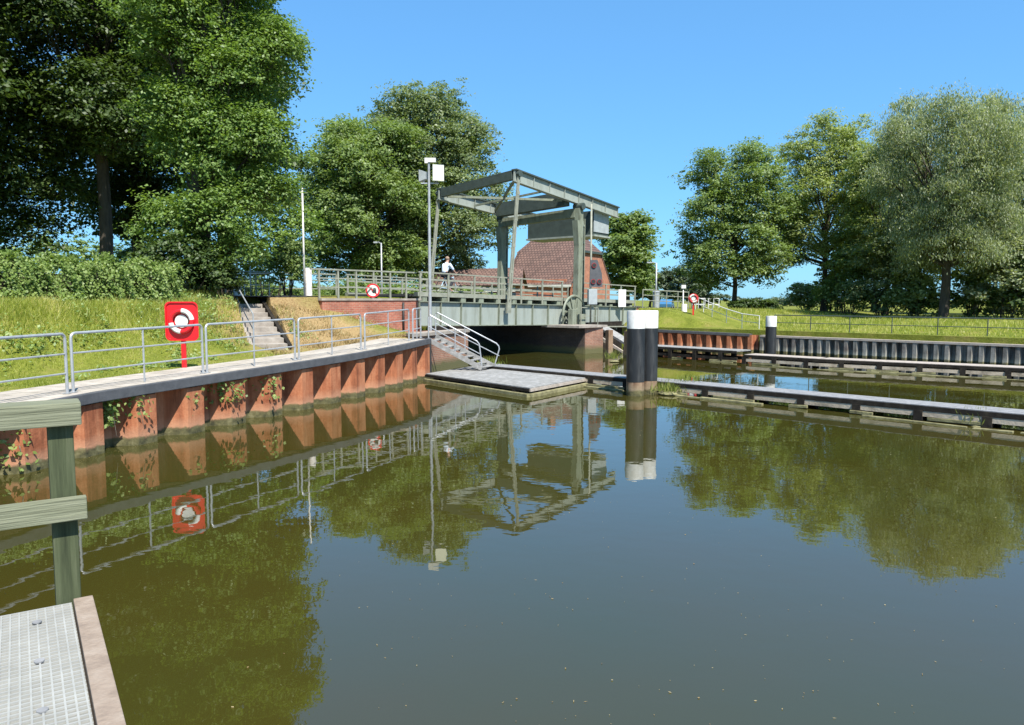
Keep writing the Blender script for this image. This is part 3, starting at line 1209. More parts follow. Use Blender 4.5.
# ------------------------------------------------------------------ concrete stairs up the bank
st = thing('bank_stairs', 'pale concrete stairs climbing the bank from the quay path to the tree', 'stairs', (s0.x, s0.y, 1.3))
NST = 9
mb = MB()
for i in range(NST):
    z1 = 1.36 + (s1.z - 1.36) * (i + 1) / NST
    a = Vector((s0.x, s0.y)) + sd * (Ls * i / NST)
    b = Vector((s0.x, s0.y)) + sd * (Ls * (i + 1) / NST + 0.02)
    c = (a + b) / 2
    mb.box((c.x, c.y, z1 - 0.25), ((b - a).length, 1.02, 0.5), math.atan2(sd.y, sd.x))
mb.build('steps', 'concrete', st, world=True, bevel=0.008)
for side, off in ((1, 0.58), (-1, -0.58)):
    mb = MB()
    a = Vector((s0.x, s0.y)) + sn * off
    b = Vector((s1.x, s1.y)) + sn * off
    mb.bar((a.x, a.y, 1.22), (b.x, b.y, s1.z - 0.06), 0.12, 0.55)
    mb.build('stringer', 'wood_dark' if side < 0 else 'concrete', st, world=True)
hb = thing('stair_handrail', 'galvanised handrail on the left side of the concrete bank stairs', 'handrail', (s0.x, s0.y, 1.3))
a = Vector((s0.x, s0.y)) + sn * 0.45 + sd * 0.5
b = Vector((s1.x, s1.y)) + sn * 0.45
za, zb = 1.5, s1.z
mb = MB()
mb.tube([(a.x, a.y, za - 0.2), (a.x, a.y, za + 0.95), (b.x, b.y, zb + 0.95), (b.x, b.y, zb - 0.1)], 0.024, 8)
mb.build('rail', 'galv', hb, world=True)
mb = MB()
mb.tube([(a.x, a.y, za + 0.45), (b.x, b.y, zb + 0.45)], 0.016, 6)
mb.build('mid_rail', 'galv', hb, world=True)

# ------------------------------------------------------------------ round prohibition sign
def disc_poly(c, r, n=32):
    return [(c[0] + r * math.cos(2 * math.pi * i / n), c[1] + r * math.sin(2 * math.pi * i / n)) for i in range(n)]


sp_ = at_z(373.5, 335.5, 1.38)
sg = thing('prohibition_sign', 'round red-ringed sign with a barred black hand on a thin post', 'sign', (sp_.x, sp_.y, 1.3), (0, 0, R(6)))
zt = at_y(372, 290.5, sp_.y).z - 1.3
mb = MB()
mb.tube([(0, 0.03, 0), (0, 0.03, zt + 0.28)], 0.026, 8)
mb.build('post', 'galv', sg)
mb = MB()
mb.disc((0, 0, zt), (0, 1, 0), 0.30, 0.02, 36)
mb.build('plate', 'white', sg)
mb = MB()
rin, rout = 0.235, 0.297
n = 40
vi = [mb.bm.verts.new((rin * math.cos(2 * math.pi * i / n), -0.013, zt + rin * math.sin(2 * math.pi * i / n))) for i in range(n)]
vo = [mb.bm.verts.new((rout * math.cos(2 * math.pi * i / n), -0.013, zt + rout * math.sin(2 * math.pi * i / n))) for i in range(n)]
for i in range(n):
    mb._face([vi[i], vi[(i + 1) % n], vo[(i + 1) % n], vo[i]])
d = Vector((-0.172, 0, 0.172))
e = Vector((0.02, 0, 0.02))
mb.quad(d - e + Vector((0, -0.0135, zt)), -d - e + Vector((0, -0.0135, zt)), -d + e + Vector((0, -0.0135, zt)), d + e + Vector((0, -0.0135, zt)))
mb.build('red_ring', 'red', sg)
mb = MB()   # raised hand: palm and five fingers
y = -0.016
mb.box((0.07, y, zt - 0.045), (0.15, 0.004, 0.13))
for k, (fx, hh) in enumerate(((0.015, 0.07), (0.052, 0.095), (0.089, 0.10), (0.126, 0.075))):
    mb.box((fx, y, zt + 0.018 + hh / 2), (0.03, 0.004, hh))
mb.bar((0.0, y, zt - 0.07), (-0.05, y, zt - 0.0), 0.03, 0.004, up=(0, 1, 0))
mb.build('hand_symbol', 'dark_steel_and_shade', sg)

# ------------------------------------------------------------------ floodlight mast in front of the bridge
lp = Vector((-3.52, 34.2 - 1.9, 1.42))
fl = thing('floodlight_mast', 'tall grey mast with two cream floodlights in front of the bridge', 'lamp post', lp)
ht = at_y(431, 162, lp.y).z - lp.z
mb = MB()
mb.tube([(0, 0, 0), (0, 0, 0.6), (0, 0, ht)], [0.085, 0.075, 0.05], 12)
mb.build('pole', 'galv', fl)
mb = MB()
mb.box((0, 0, 0.02), (0.34, 0.34, 0.04))
mb.build('base_plate', 'galv', fl)
z1 = at_y(431, 174, lp.y).z - lp.z


def flood(x, y, z, yaw, w=0.36, h=0.58):
    mb = MB()
    c, s = math.cos(yaw), math.sin(yaw)
    def tr(p):
        return (x + p[0] * c - p[1] * s, y + p[0] * s + p[1] * c, z + p[2])
    tilt = 0.14
    front = [(-w / 2, -0.16, -h / 2), (w / 2, -0.16, -h / 2), (w / 2, -0.16 - 0 + tilt * 0, h / 2), (-w / 2, -0.16, h / 2)]
    back = [(-w * .32, 0.12, -h * .3), (w * .32, 0.12, -h * .3), (w * .32, 0.12, h * .3), (-w * .32, 0.12, h * .3)]
    mb.hexa([tr(p) for p in front] + [tr(p) for p in back])
    ho = mb.build('floodlight', 'cabinet', fl)
    g = MB()
    k = 0.93
    g.hexa([tr((p[0] * k, -0.167, p[2] * k)) for p in front] + [tr((p[0] * k, -0.162, p[2] * k)) for p in front])
    g.build('lens', 'lamp_glass', ho)
    return ho


flood(0.36, -0.04, z1 + 0.02, R(22), 0.5, 0.68)
flood(-0.22, 0.16, z1 - 0.05, R(-115), 0.34, 0.5)
mb = MB()
mb.bar((-0.35, 0.05, z1 - 0.38), (0.42, 0.05, z1 - 0.38), 0.05, 0.05)
mb.bar((0.33, 0.05, z1 - 0.38), (0.33, 0.05, z1 - 0.1), 0.03, 0.03)
mb.bar((-0.22, 0.1, z1 - 0.38), (-0.22, 0.1, z1 - 0.1), 0.03, 0.03)
mb.build('bracket', 'galv', fl)
mb = MB()
mb.box((0.13, 0, ht + 0.07), (0.34, 0.18, 0.18))
mb.box((-0.1, 0, ht + 0.05), (0.14, 0.2, 0.22))
mb.build('camera_housing', 'white', fl, bevel=0.01)

# ------------------------------------------------------------------ brick walls and abutments
wl = thing('brick_wing_wall', 'red brick wing wall with railing left of the drawbridge', 'wall', (*bl(-6, 0), 0))
mb = MB()
mb.prism([bl(-5.2, 0.0), bl(0.1, 0.0), bl(0.1, 0.38), bl(-5.2, 0.38)], 0.9, 2.88)
mb.build('brickwork', 'brick', wl, world=True)
mb = MB()
mb.prism([bl(-5.25, -0.04), bl(0.12, -0.04), bl(0.12, 0.42), bl(-5.25, 0.42)], 2.88, 2.97)
mb.build('cap', 'concrete', wl, world=True)
mb = MB()
p = bl(-1.0, -0.07)
mb.tube([(*p, 1.35), (*p, 2.8)], 0.05, 8)
p = bl(-1.05, -0.1)
mb.build('downpipe', 'dark_steel_and_shade', wl, world=True)
mb = MB()
for i in range(7):
    x = -5.2 + i * 0.92
    mb = MB()
    mb.bar((*bl(x, 0.19), 2.97), (*bl(x, 0.19), 4.12), 0.07, 0.07, up=(BX.x, BX.y, 0))
    mb.build('rail_post', 'rail_paint', wl, world=True)
mb = MB()
mb.bar((*bl(-5.6, 0.19), 4.13), (*bl(0.0, 0.19), 4.13), 0.09, 0.06)
mb.build('top_rail', 'rail_paint', wl, world=True)
for z in (3.42, 3.78):
    mb = MB()
    mb.bar((*bl(-5.3, 0.19), z), (*bl(0.0, 0.19), z), 0.04, 0.05)
    mb.build('mid_rail', 'rail_paint', wl, world=True)

al = thing('brick_abutment', 'low brick abutment behind the gangway under the bridge end', 'abutment', (*ABUT[1], 0))
mb = MB()
mb.prism([(-3.75, 28.45), (-3.08, 30.15), (-1.93, 32.94), (-1.93 + BY.x * 9, 32.94 + BY.y * 9), (-9.6, 38.2), (-6.2, 33.0)], -0.8, 1.5)
mb.build('brickwork', 'old_brick', al, world=True)
mb = MB()
mb.prism([(-3.72, 28.4), (-3.02, 30.12), (-1.85, 32.92), (-2.4, 33.4), (-3.6, 30.6), (-4.1, 29.0)], 1.5, 1.62)
mb.build('cap', 'concrete', al, world=True)

ar = thing('brick_pier', 'pale brick pier carrying the drawbridge hinge and dark passage wall', 'pier', (*PIERF[0], 0))
k9 = (PIERF[0][0] + BY.x * 12, PIERF[0][1] + BY.y * 12)
off = Vector((-0.65, -0.76)) * 0.10
mb = MB()
mb.prism([(3.93, 40.24), (4.98, 41.0), bl(11.4, 0.3), bl(10.6, 0.3)], -0.8, 1.42)
mb.build('brickwork', 'old_brick', ar, world=True)
mb = MB()
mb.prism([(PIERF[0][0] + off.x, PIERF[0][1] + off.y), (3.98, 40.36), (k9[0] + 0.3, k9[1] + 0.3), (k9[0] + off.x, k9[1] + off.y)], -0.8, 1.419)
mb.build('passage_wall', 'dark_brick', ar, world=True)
mb = MB()
mb.prism([bl(9.3, -2.25), bl(11.6, -2.5), bl(11.6, 0.3), bl(9.3, 0.3)], 1.42, 1.54)
mb.build('ledge', 'concrete', ar, world=True)

# ------------------------------------------------------------------ drawbridge
TILT = 0.021
W = 5.3
br = thing('drawbridge', 'grey-green counterweighted drawbridge with raised balance beams over the canal', 'drawbridge', (B0.x, B0.y, 0),
           (0, TILT, math.atan2(BX.y, BX.x)))
XT = 11.8     # tower line


def girder(y, x0, x1, nm, parent, zt=2.82, zb=1.76, mat='pale_paint'):
    s = -1 if y < 2 else 1
    mb = MB()
    mb.box(((x0 + x1) / 2, y, (zt + zb) / 2), (x1 - x0, 0.03, zt - zb))
    g = mb.build(nm, mat, parent)
    mb = MB()
    mb.box(((x0 + x1) / 2, y, zt + 0.02), (x1 - x0, 0.28, 0.04))
    mb.box(((x0 + x1) / 2, y, zb - 0.02), (x1 - x0, 0.28, 0.04))
    k = int((x1 - x0) / 1.35)
    for i in range(k + 1):
        x = x0 + 0.03 + (x1 - x0 - 0.06) * i / k
        mb.box((x, y + s * 0.072, (zt + zb) / 2), (0.035, 0.11, zt - zb - 0.004))
    mb.build('stiffeners', 'green_paint', g)
    return g


def railing(y, x0, x1, parent, z0=2.86, top=4.13, mids=(3.55, 3.85), step=1.75, deckboard=True):
    k = max(1, int(round((x1 - x0) / step)))
    mb = MB()
    mb.box(((x0 + x1) / 2, y, top + 0.03), (x1 - x0 + 0.2, 0.08, 0.06))
    r = mb.build('railing', 'rail_paint', parent)
    for i in range(k + 1):
        x = x0 + (x1 - x0) * i / k
        mb = MB()
        mb.box((x, y, (z0 + top) / 2), (0.09, 0.06, top - z0))
        mb.build('post', 'rail_paint', r)
    for z in mids:
        mb = MB()
        mb.box(((x0 + x1) / 2, y + 0.05, z), (x1 - x0 + 0.1, 0.03, 0.08))
        mb.build('mid_rail', 'rail_paint', r)
    return r


girder(0.0, -0.15, 10.75, 'girder', br)
girder(W, -0.15, 10.75, 'girder', br)
mb = MB()
mb.box((5.3, W / 2, 3.12), (10.9, W - 0.5, 0.12))
mb.build('deck', 'asphalt', br)
for y in (0.12, W - 0.12):
    mb = MB()
    mb.box((5.3, y, 3.17), (10.9, 0.24, 0.2))
    mb.build('deck_edge', 'rail_paint', br)
mb = MB()
for i in range(9):
    x = 0.3 + i * 1.27
    mb.box((x, W / 2, 2.96), (0.32, W - 0.05, 0.20))
    mb.box((x, W / 2, 2.45), (0.14, W - 0.3, 0.8))
mb.build('cross_beams', 'green_paint', br)
railing(0.0, 0.0, 10.7, br)
railing(W, 0.0, 10.7, br)

# portal: two towers and the beams between them
for y in (-0.28, W + 0.2):
    s = -1 if y < 2 else 1
    zb0 = 1.80
    zt0 = 8.52 if y < 2 else 8.25
    mb = MB()
    w0, w1 = 0.42, 0.60
    d0 = 0.34
    mid = 3.6
    mb.hexa([(XT - w0 / 2, y - d0 / 2, zb0), (XT + w0 / 2, y - d0 / 2, zb0), (XT + w0 / 2, y + d0 / 2, zb0), (XT - w0 / 2, y + d0 / 2, zb0),
             (XT - w0 / 2, y - d0 / 2, 6.2), (XT + w0 / 2, y - d0 / 2, 6.2), (XT + w0 / 2, y + d0 / 2, 6.2), (XT - w0 / 2, y + d0 / 2, 6.2)])
    mb.hexa([(XT - w0 / 2, y - d0 / 2, 6.2), (XT + w0 / 2, y - d0 / 2, 6.2), (XT + w0 / 2, y + d0 / 2, 6.2), (XT - w0 / 2, y + d0 / 2, 6.2),
             (XT - w1 / 2 - 0.1, y - d0 / 2 - .02, 7.6), (XT + w0 / 2, y - d0 / 2 - .02, 7.6), (XT + w0 / 2, y + d0 / 2 + .02, 7.6), (XT - w1 / 2 - 0.1, y + d0 / 2 + .02, 7.6)])
    mb.box((XT, y, (7.6 + zt0) / 2), (0.36, 0.34, zt0 - 7.6))
    tw = mb.build('tower', 'green_paint', br)
    mb = MB()   # flange strips and brackets up the outer side
    mb.box((XT + w0 / 2 + 0.15, y, 4.8), (0.05, 0.36, 5.9))
    for i in range(6):
        z = 2.6 + i * 0.95
        mb.box((XT + w0 / 2 + 0.07, y, z), (0.14, 0.34, 0.10))
    mb.build('ladder_flange', 'green_paint', tw)
    mb = MB()
    mb.box((XT, y, 1.78), (0.7, 0.6, 0.08))
    mb.build('foot_plate', 'green_paint', tw)
    mb = MB()
    mb.disc((XT, y, zt0 - 0.12), (0, 1, 0), 0.2, 0.62, 18)
    mb.build('bearing', 'dark_paint_and_shade', tw)
mb = MB()
mb.bar((XT, -0.10, 8.05), (XT, W + 0.02, 7.86), 0.40, 0.5)
mb.build('portal_beam', 'green_paint', br)
mb = MB()
mb.bar((XT - 0.75, 0.05, 8.78), (XT - 0.75, W - 0.15, 8.52), 0.5, 0.78)
mb.build('axle_beam', 'dark_paint_and_shade', br)


def zbeam(x, y):
    """height of the top edge of the balance frame"""
    f = y / W
    near = 9.66 + (x - 6.3) * -0.085
    far = 9.24 + (x - 6.3) * -0.062
    return near + (far - near) * f


X0, X1 = 6.25, 15.95
for y in (-0.15, W + 0.05):
    mb = MB()
    H = 0.66
    mb.bar((X0, y, zbeam(X0, y) - H / 2), (X1, y, zbeam(X1, y) - H / 2), 0.10, H - 0.1)
    bb = mb.build('balance_beam', 'pale_paint', br)
    mb = MB()
    mb.bar((X0, y, zbeam(X0, y) - 0.03), (X1, y, zbeam(X1, y) - 0.03), 0.36, 0.07)
    mb.build('upper_flange', 'dark_paint_and_shade', bb)
    mb = MB()
    mb.bar((X0, y, zbeam(X0, y) - H + 0.03), (X1, y, zbeam(X1, y) - H + 0.03), 0.30, 0.05)
    for i in range(8):
        x = X0 + 0.15 + i * 1.35
        mb.box((x, y, zbeam(x, y) - H / 2), (0.03, 0.26, H - 0.12))
    mb.build('lower_flange', 'pale_paint', bb)
mb = MB()
mb.bar((X0 + 0.12, 0.02, zbeam(X0, 0) - 0.27), (X0 + 0.12, W - 0.12, zbeam(X0, W) - 0.27), 0.26, 0.46)
mb.build('tip_beam', 'dark_paint_and_shade', br)  # shade of the underside put into the dark colour
mb = MB()
mb.bar((X0 + 0.4, 0.1, zbeam(X0, 0) - 0.42), (XT - 1.1, W - 0.2, zbeam(XT, W) - 0.42), 0.12, 0.12)
mb.build('diagonal_brace', 'green_paint', br)
mb = MB()
mb.bar((X0 + 0.4, W - 0.2, zbeam(X0, W) - 0.44), (XT - 1.1, 0.1, zbeam(XT, 0) - 0.54), 0.12, 0.12)
mb.build('diagonal_brace', 'green_paint', br)
mb = MB()
mb.bar((9.0, 0.05, zbeam(9, 0) - 0.5), (9.0, W - 0.1, zbeam(9, W) - 0.5), 0.10, 0.10)
mb.build('tie_rod', 'green_paint', br)
# counterweight
mb = MB()
c0, c1, zb_, zt_ = 13.75, 15.35, 7.0, 8.42
mb.hexa([(c0, 0.08, zb_), (c1, 0.08, zb_), (c1, W - 0.25, zb_), (c0, W - 0.25, zb_),
         (c0, 0.08, zt_), (c1, 0.08, zt_), (c1, W - 0.25, zt_), (c0, W - 0.25, zt_)])
cw = mb.build('counterweight', 'dark_paint_and_shade', br)  # shaded front face imitated by a dark colour
mb = MB()
mb.box(((c0 + c1) / 2, 0.055, 7.8), (c1 - c0 - 0.04, 0.04, 1.2))
mb.build('toned_end_plate', 'cabinet', cw)  # lit end face imitated by a lighter plate
mb = MB()
mb.box(((c0 + c1) / 2, W / 2 - 0.1, 6.98), (c1 - c0 + 0.1, W - 0.1, 0.10))
mb.build('base_channel', 'pale_paint', cw)
for y in (-0.33, W + 0.25):
    s = -1 if y < 2 else 1
    yb = 0.2 if y > 2 else -0.2
    mb = MB()
    for dx in (-0.09, 0.09):
        mb.bar((5.75 + dx, y, 2.45), (6.45 + dx * 0.5, y - s * 0.02, zbeam(6.4, y) - 0.25), 0.07, 0.09)
    for k in range(5):
        t = 0.1 + 0.2 * k
        z = 2.45 + t * 6.7
        mb.box((5.75 + 0.7 * t, y, z), (0.24, 0.05, 0.16))
    ro = mb.build('lifting_rod', 'rail_paint', br)
    mb = MB()
    mb.box((5.75, y, 2.62), (0.30, 0.12, 0.55))
    mb.build('rod_shoe', 'rail_paint', ro)
    mb = MB()
    mb.disc((6.45, y, zbeam(6.4, y) - 0.25), (0, 1, 0), 0.16, 0.2, 14)
    mb.build('pin', 'dark_paint_and_shade', ro)
# rack quadrant on the near tower
mb = MB()
cx, cz, y = 11.3, 2.35, -0.42
mb.torus((cx, y, cz), (0, 1, 0), 1.02, 0.07, -math.pi / 2 * 1.05, math.pi / 2 * 1.05, 24, 6)
for a in (-80, -50, -20, 15, 45, 75):
    ca = R(a)
    mb.bar((cx, y, cz), (cx + math.sin(ca) * 1.0, y, cz + math.cos(ca) * 1.0), 0.09, 0.05, up=(0, 1, 0))
qd = mb.build('rack_quadrant', 'green_paint', br)
mb = MB()
mb.disc((cx, y, cz), (0, 1, 0), 0.24, 0.22, 18)
mb.build('hub', 'green_paint', qd)
mb = MB()
pts = [(cx, y + 0.08, cz)] + [(cx + math.sin(R(a)) * 0.95, y + 0.08, cz + math.cos(R(a)) * 0.95) for a in range(-40, 41, 10)]
mb.slab(pts, 0.03)
mb.build('web_plate', 'green_paint', qd)
mb = MB()
mb.box((11.35, -0.75, 2.05), (0.55, 0.5, 0.62))
mb.box((10.75, -0.7, 2.15), (0.35, 0.35, 0.95))
mb.build('drive_housing', 'green_paint', br, bevel=0.03)
mb = MB()
for x in (10.95, 12.6):
    mb.bar((x, -1.15, 1.66), (x, -1.15, 2.75), 0.05, 0.05)
mb.bar((10.95, -1.15, 2.72), (12.6, -1.15, 2.72), 0.05, 0.05)
mb.bar((10.95, -1.15, 2.25), (12.6, -1.15, 2.25), 0.04, 0.04)
mb.build('guard_rail', 'rail_paint', br)

# fixed approach span on the right
fs = thing('approach_span', 'pale fixed bridge span with railing right of the drawbridge tower', 'bridge span', (*bl(10.9, 0), 0),
           (0, TILT, math.atan2(BX.y, BX.x)))
dz = TILT * 10.9
x1 = 7.6
fs.location.z = -dz * 1.0
ROOTM[fs.name] = Matrix.Translation(fs.location) @ Euler(fs.rotation_euler).to_matrix().to_4x4()
girder(0.0, 0.0, x1, 'girder', fs)
girder(W, 0.0, x1, 'girder', fs)
mb = MB()
mb.box((x1 / 2, W / 2, 3.05), (x1, W - 0.4, 0.26))
mb.build('deck', 'asphalt', fs)
for y in (0.12, W - 0.12):
    mb = MB()
    mb.box((x1 / 2, y, 3.17), (x1, 0.24, 0.2))
    mb.build('deck_edge', 'rail_paint', fs)
mb = MB()
for i in range(7):
    mb.box((0.3 + i * 1.15, W / 2, 2.9), (0.25, W - 0.05, 0.12))
mb.build('cross_beams', 'green_paint', fs)
railing(0.0, 0.9, x1 - 0.05, fs)
railing(W, 0.9, x1 - 0.05, fs)
mb = MB()
mb.bar((0.6, -0.35, 1.62), (x1, -0.35, 1.62), 0.5, 0.06)
for i in range(6):
    mb.box((0.9 + i * 1.3, -0.2, 1.52), (0.1, 0.5, 0.14))
mb.build('service_ledge', 'rail_paint', fs)

# brick wing wall and road rails right of the span
wr = thing('roadside_wall', 'low red brick wing wall at the right end of the bridge', 'wall', (*bl(18.6, 0), 0))
mb = MB()
mb.prism([bl(18.55, -0.05), bl(25.0, -0.4), bl(25.0, 0.1), bl(18.55, 0.35)], 0.8, [2.45, 1.95, 1.95, 2.45])
mb.build('brickwork', 'brick', wr, world=True)
mb = MB()
mb.prism([bl(18.5, -0.1), bl(25.05, -0.45), bl(25.05, 0.15), bl(18.5, 0.4)], [2.45, 1.95, 1.95, 2.45], [2.53, 2.03, 2.03, 2.53])
mb.build('cap', 'coping', wr, world=True)


def world_rail(name, label, pts, h, mat, group=None, step=1.6, mids=(0.5,), pr=0.028, cat='railing', nb=3, tube=True):
    """post-and-rail along 3d points"""
    p0 = Vector(pts[0])
    t = thing(name, label, cat, p0, group=group)
    P = [Vector(p) for p in pts]
    S_ = []
    tot = sum((b - a).length for a, b in zip(P[:-1], P[1:]))
    k = max(1, int(round(tot / step)))
    for i in range(k + 1):
        s = tot * i / k
        for a, b in zip(P[:-1], P[1:]):
            L = (b - a).length
            if s <= L + 1e-6:
                S_.append(a.lerp(b, min(1, s / L)))
                break
            s -= L
    for q_ in S_:
        m = MB()
        m.tube([q_ - Vector((0, 0, 0.15)), q_ + Vector((0, 0, h))], pr, 6)
        m.build('post', mat, t, world=True)
    m = MB()
    m.tube([q_ + Vector((0, 0, h)) for q_ in S_], pr * 1.05, 6)
    m.build('top_rail', mat, t, world=True)
    for f in mids:
        m = MB()
        m.tube([q_ + Vector((0, 0, h * f)) for q_ in S_], pr * 0.7, 6)
        m.build('mid_rail', mat, t, world=True)
    return t


def gz(x, y, dz=0.0):
    return float(ground_z(np.array([x]), np.array([y]))[0]) + dz


# ------------------------------------------------------------------ traffic signal board beside the tower
pt = Vector((*bl(11.85, -1.2), 1.5))
sb = thing('signal_board', 'grey three-lens signal board on a pole right of the near tower', 'signal', pt, (0, 0, R(12)))
zt = at_y(590, 204, pt.y).z - pt.z
mb = MB()
mb.tube([(0, 0, 0), (0, 0, zt)], 0.055, 10)
mb.build('pole', 'rail_paint', sb)
zc0 = at_y(590, 287, pt.y).z - pt.z
zc1 = at_y(590, 260, pt.y).z - pt.z
mb = MB()
mb.slab([(-0.10, -0.08, zc0), (0.66, -0.08, zc0), (0.62, -0.08, zc0 + (zc1 - zc0) * 0.5), (0.36, -0.08, zc1), (-0.06, -0.08, zc1)], 0.05)
bo = mb.build('board', 'coping', sb)
for x, z in ((0.14, 0.80), (0.10, 0.2), (0.46, 0.2)):
    mb = MB()
    zz = zc0 + (zc1 - zc0) * z
    mb.torus((x, -0.135, zz), (0, 1, 0), 0.125, 0.016, 0, 2 * math.pi, 20, 6)
    lo = mb.build('signal_light', 'signal_red', bo)
    mb = MB()
    mb.disc((x, -0.12, zz), (0, 1, 0), 0.115, 0.06, 18)
    mb.build('lens', 'dark_steel_and_shade', lo)
mb = MB()
mb.box((0.05, -0.12, zc0 - 0.55), (0.5, 0.3, 0.85))
mb.build('control_box', 'cabinet', sb, bevel=0.02)

# white cabinet panel on the right span
pw_ = Vector((*bl(16.35, -0.42), 0))
wb_ = thing('white_panel', 'plain white rectangular panel fixed to the railing of the right span', 'panel', (pw_.x, pw_.y, 2.45), (0, 0, R(15)))
za, zb = at_y(622, 307, pw_.y).z, at_y(622, 289.5, pw_.y).z
mb = MB()
mb.box((0, 0, (za + zb) / 2 - 2.45), (0.50, 0.06, zb - za))
mb.build('plate', 'white', wb_, bevel=0.01)
mb = MB()
for x in (-0.15, 0.15):
    mb.bar((x, 0.05, za - 2.5), (x, 0.05, zb - 2.5), 0.04, 0.04, up=(0, 1, 0))
mb.build('bracket', 'galv', wb_)

# ------------------------------------------------------------------ floating landing stage with gangway
FP = [Vector((-3.09, 26.76)), Vector((0.53, 22.34)), Vector((2.71, 25.66)), Vector((-0.85, 31.25))]
fp = thing('landing_stage', 'grey decked landing stage floating at the foot of the gangway', 'landing stage', (FP[1].x, FP[1].y, 0))
mb = MB()
NB = 34
for i in range(NB):       # deck boards across
    a0, a1 = i / NB, (i + 0.93) / NB
    q4 = [FP[1].lerp(FP[0], a0), FP[2].lerp(FP[3], a0), FP[2].lerp(FP[3], a1), FP[1].lerp(FP[0], a1)]
    mb.prism([(p.x, p.y) for p in q4], 0.245, 0.275)
mb.build('deck', 'deck_light', fp, world=True)


def edgebar(a, b, z, w, h, nm, mat, par, inset=0.0):
    m = MB()
    m.bar((a.x, a.y, z), (b.x, b.y, z), w, h)
    return m.build(nm, mat, par, world=True)


for a, b in ((0, 1), (1, 2), (2, 3), (3, 0)):
    edgebar(FP[a], FP[b], 0.20, 0.08, 0.085, 'edge_beam', 'wood_dark' if (a, b) == (0, 1) else 'wood_grey', fp)
mb = MB()
cen = sum(FP, Vector((0, 0))) / 4
for a, b, k in ((0, 1, 5), (1, 2, 4), (2, 3, 4)):
    for i in range(k):
        p = FP[a].lerp(FP[b], (i + 0.5) / k)
        p = p + (cen - p).normalized() * 0.12
        mb = MB()
        mb.box((p.x, p.y, 0.08), (0.22, 0.22, 0.2), 0.9)
        mb.build('support_block', 'wood_dark', fp, world=True)
mb = MB()
inn = [p + (cen - p).normalized() * 0.2 for p in FP]
mb.prism([(p.x, p.y) for p in inn], -0.2, 0.09)
mb.build('float', 'moss', fp, world=True, bevel=0.03)
mb = MB()
for a, b in ((0, 1), (1, 2)):
    p, r_ = FP[a], FP[b]
    o = ((p + r_) / 2 - cen).normalized() * 0.05
    mb.bar((p.x + o.x, p.y + o.y, 0.04), (r_.x + o.x, r_.y + o.y, 0.04), 0.16, 0.12)
mb.build('waterline_beam', 'moss', fp, world=True, bevel=0.02)

gw = thing('gangway', 'short sloping gangway with bent tube handrails down to the landing stage', 'gangway', (-3.2, 28.2, 0.3))
T0, T1 = Vector((-3.12, 28.0, 1.42)), at_y(482, 369, 27.8)
T1.z = 0.36
G0, G1 = Vector((-2.95, 28.95, 1.50)), T1 + Vector((0.45, 0.85, 0.0))
for A_, B_ in ((T0, T1), (G0, G1)):
    mb = MB()
    mb.bar(A_, B_, 0.06, 0.17)
    mb.build('stringer', 'deck_light', gw, world=True)
mb = MB()
for i in range(9):
    t = (i + 0.5) / 9
    mb.bar(T0.lerp(T1, t) + Vector((0, 0, -0.03)), G0.lerp(G1, t) + Vector((0, 0, -0.03)), 0.2, 0.035)
mb.build('treads', 'deck_light', gw, world=True)
for A_, B_, ex in ((T0, T1, -0.1), (G0, G1, 0.2)):
    d = (B_ - A_)
    up = Vector((0, 0, 1))
    e = B_ + d.normalized() * ex
    P_ = [A_ + up * 0.05, A_ + up * 0.85, A_ + up * 0.95 + d.normalized() * 0.08, e + up * 0.92 - d.normalized() * 0.12, e + up * 0.86 - d.normalized() * 0.02,
          e + up * 0.76, B_ + up * 0.05]
    mb = MB()
    mb.tube(P_, 0.026, 8)
    h_ = mb.build('handrail', 'galv', gw, world=True)
    mb = MB()
    mb.tube([A_ + up * 0.5, e + up * 0.5], 0.018, 6)
    mb.build('mid_rail', 'galv', h_, world=True)
    mb = MB()
    m_ = A_.lerp(B_, 0.5)
    mb.tube([m_ + up * 0.03, m_ + up * 0.93], 0.02, 6)
    mb.build('upright', 'galv', h_, world=True)

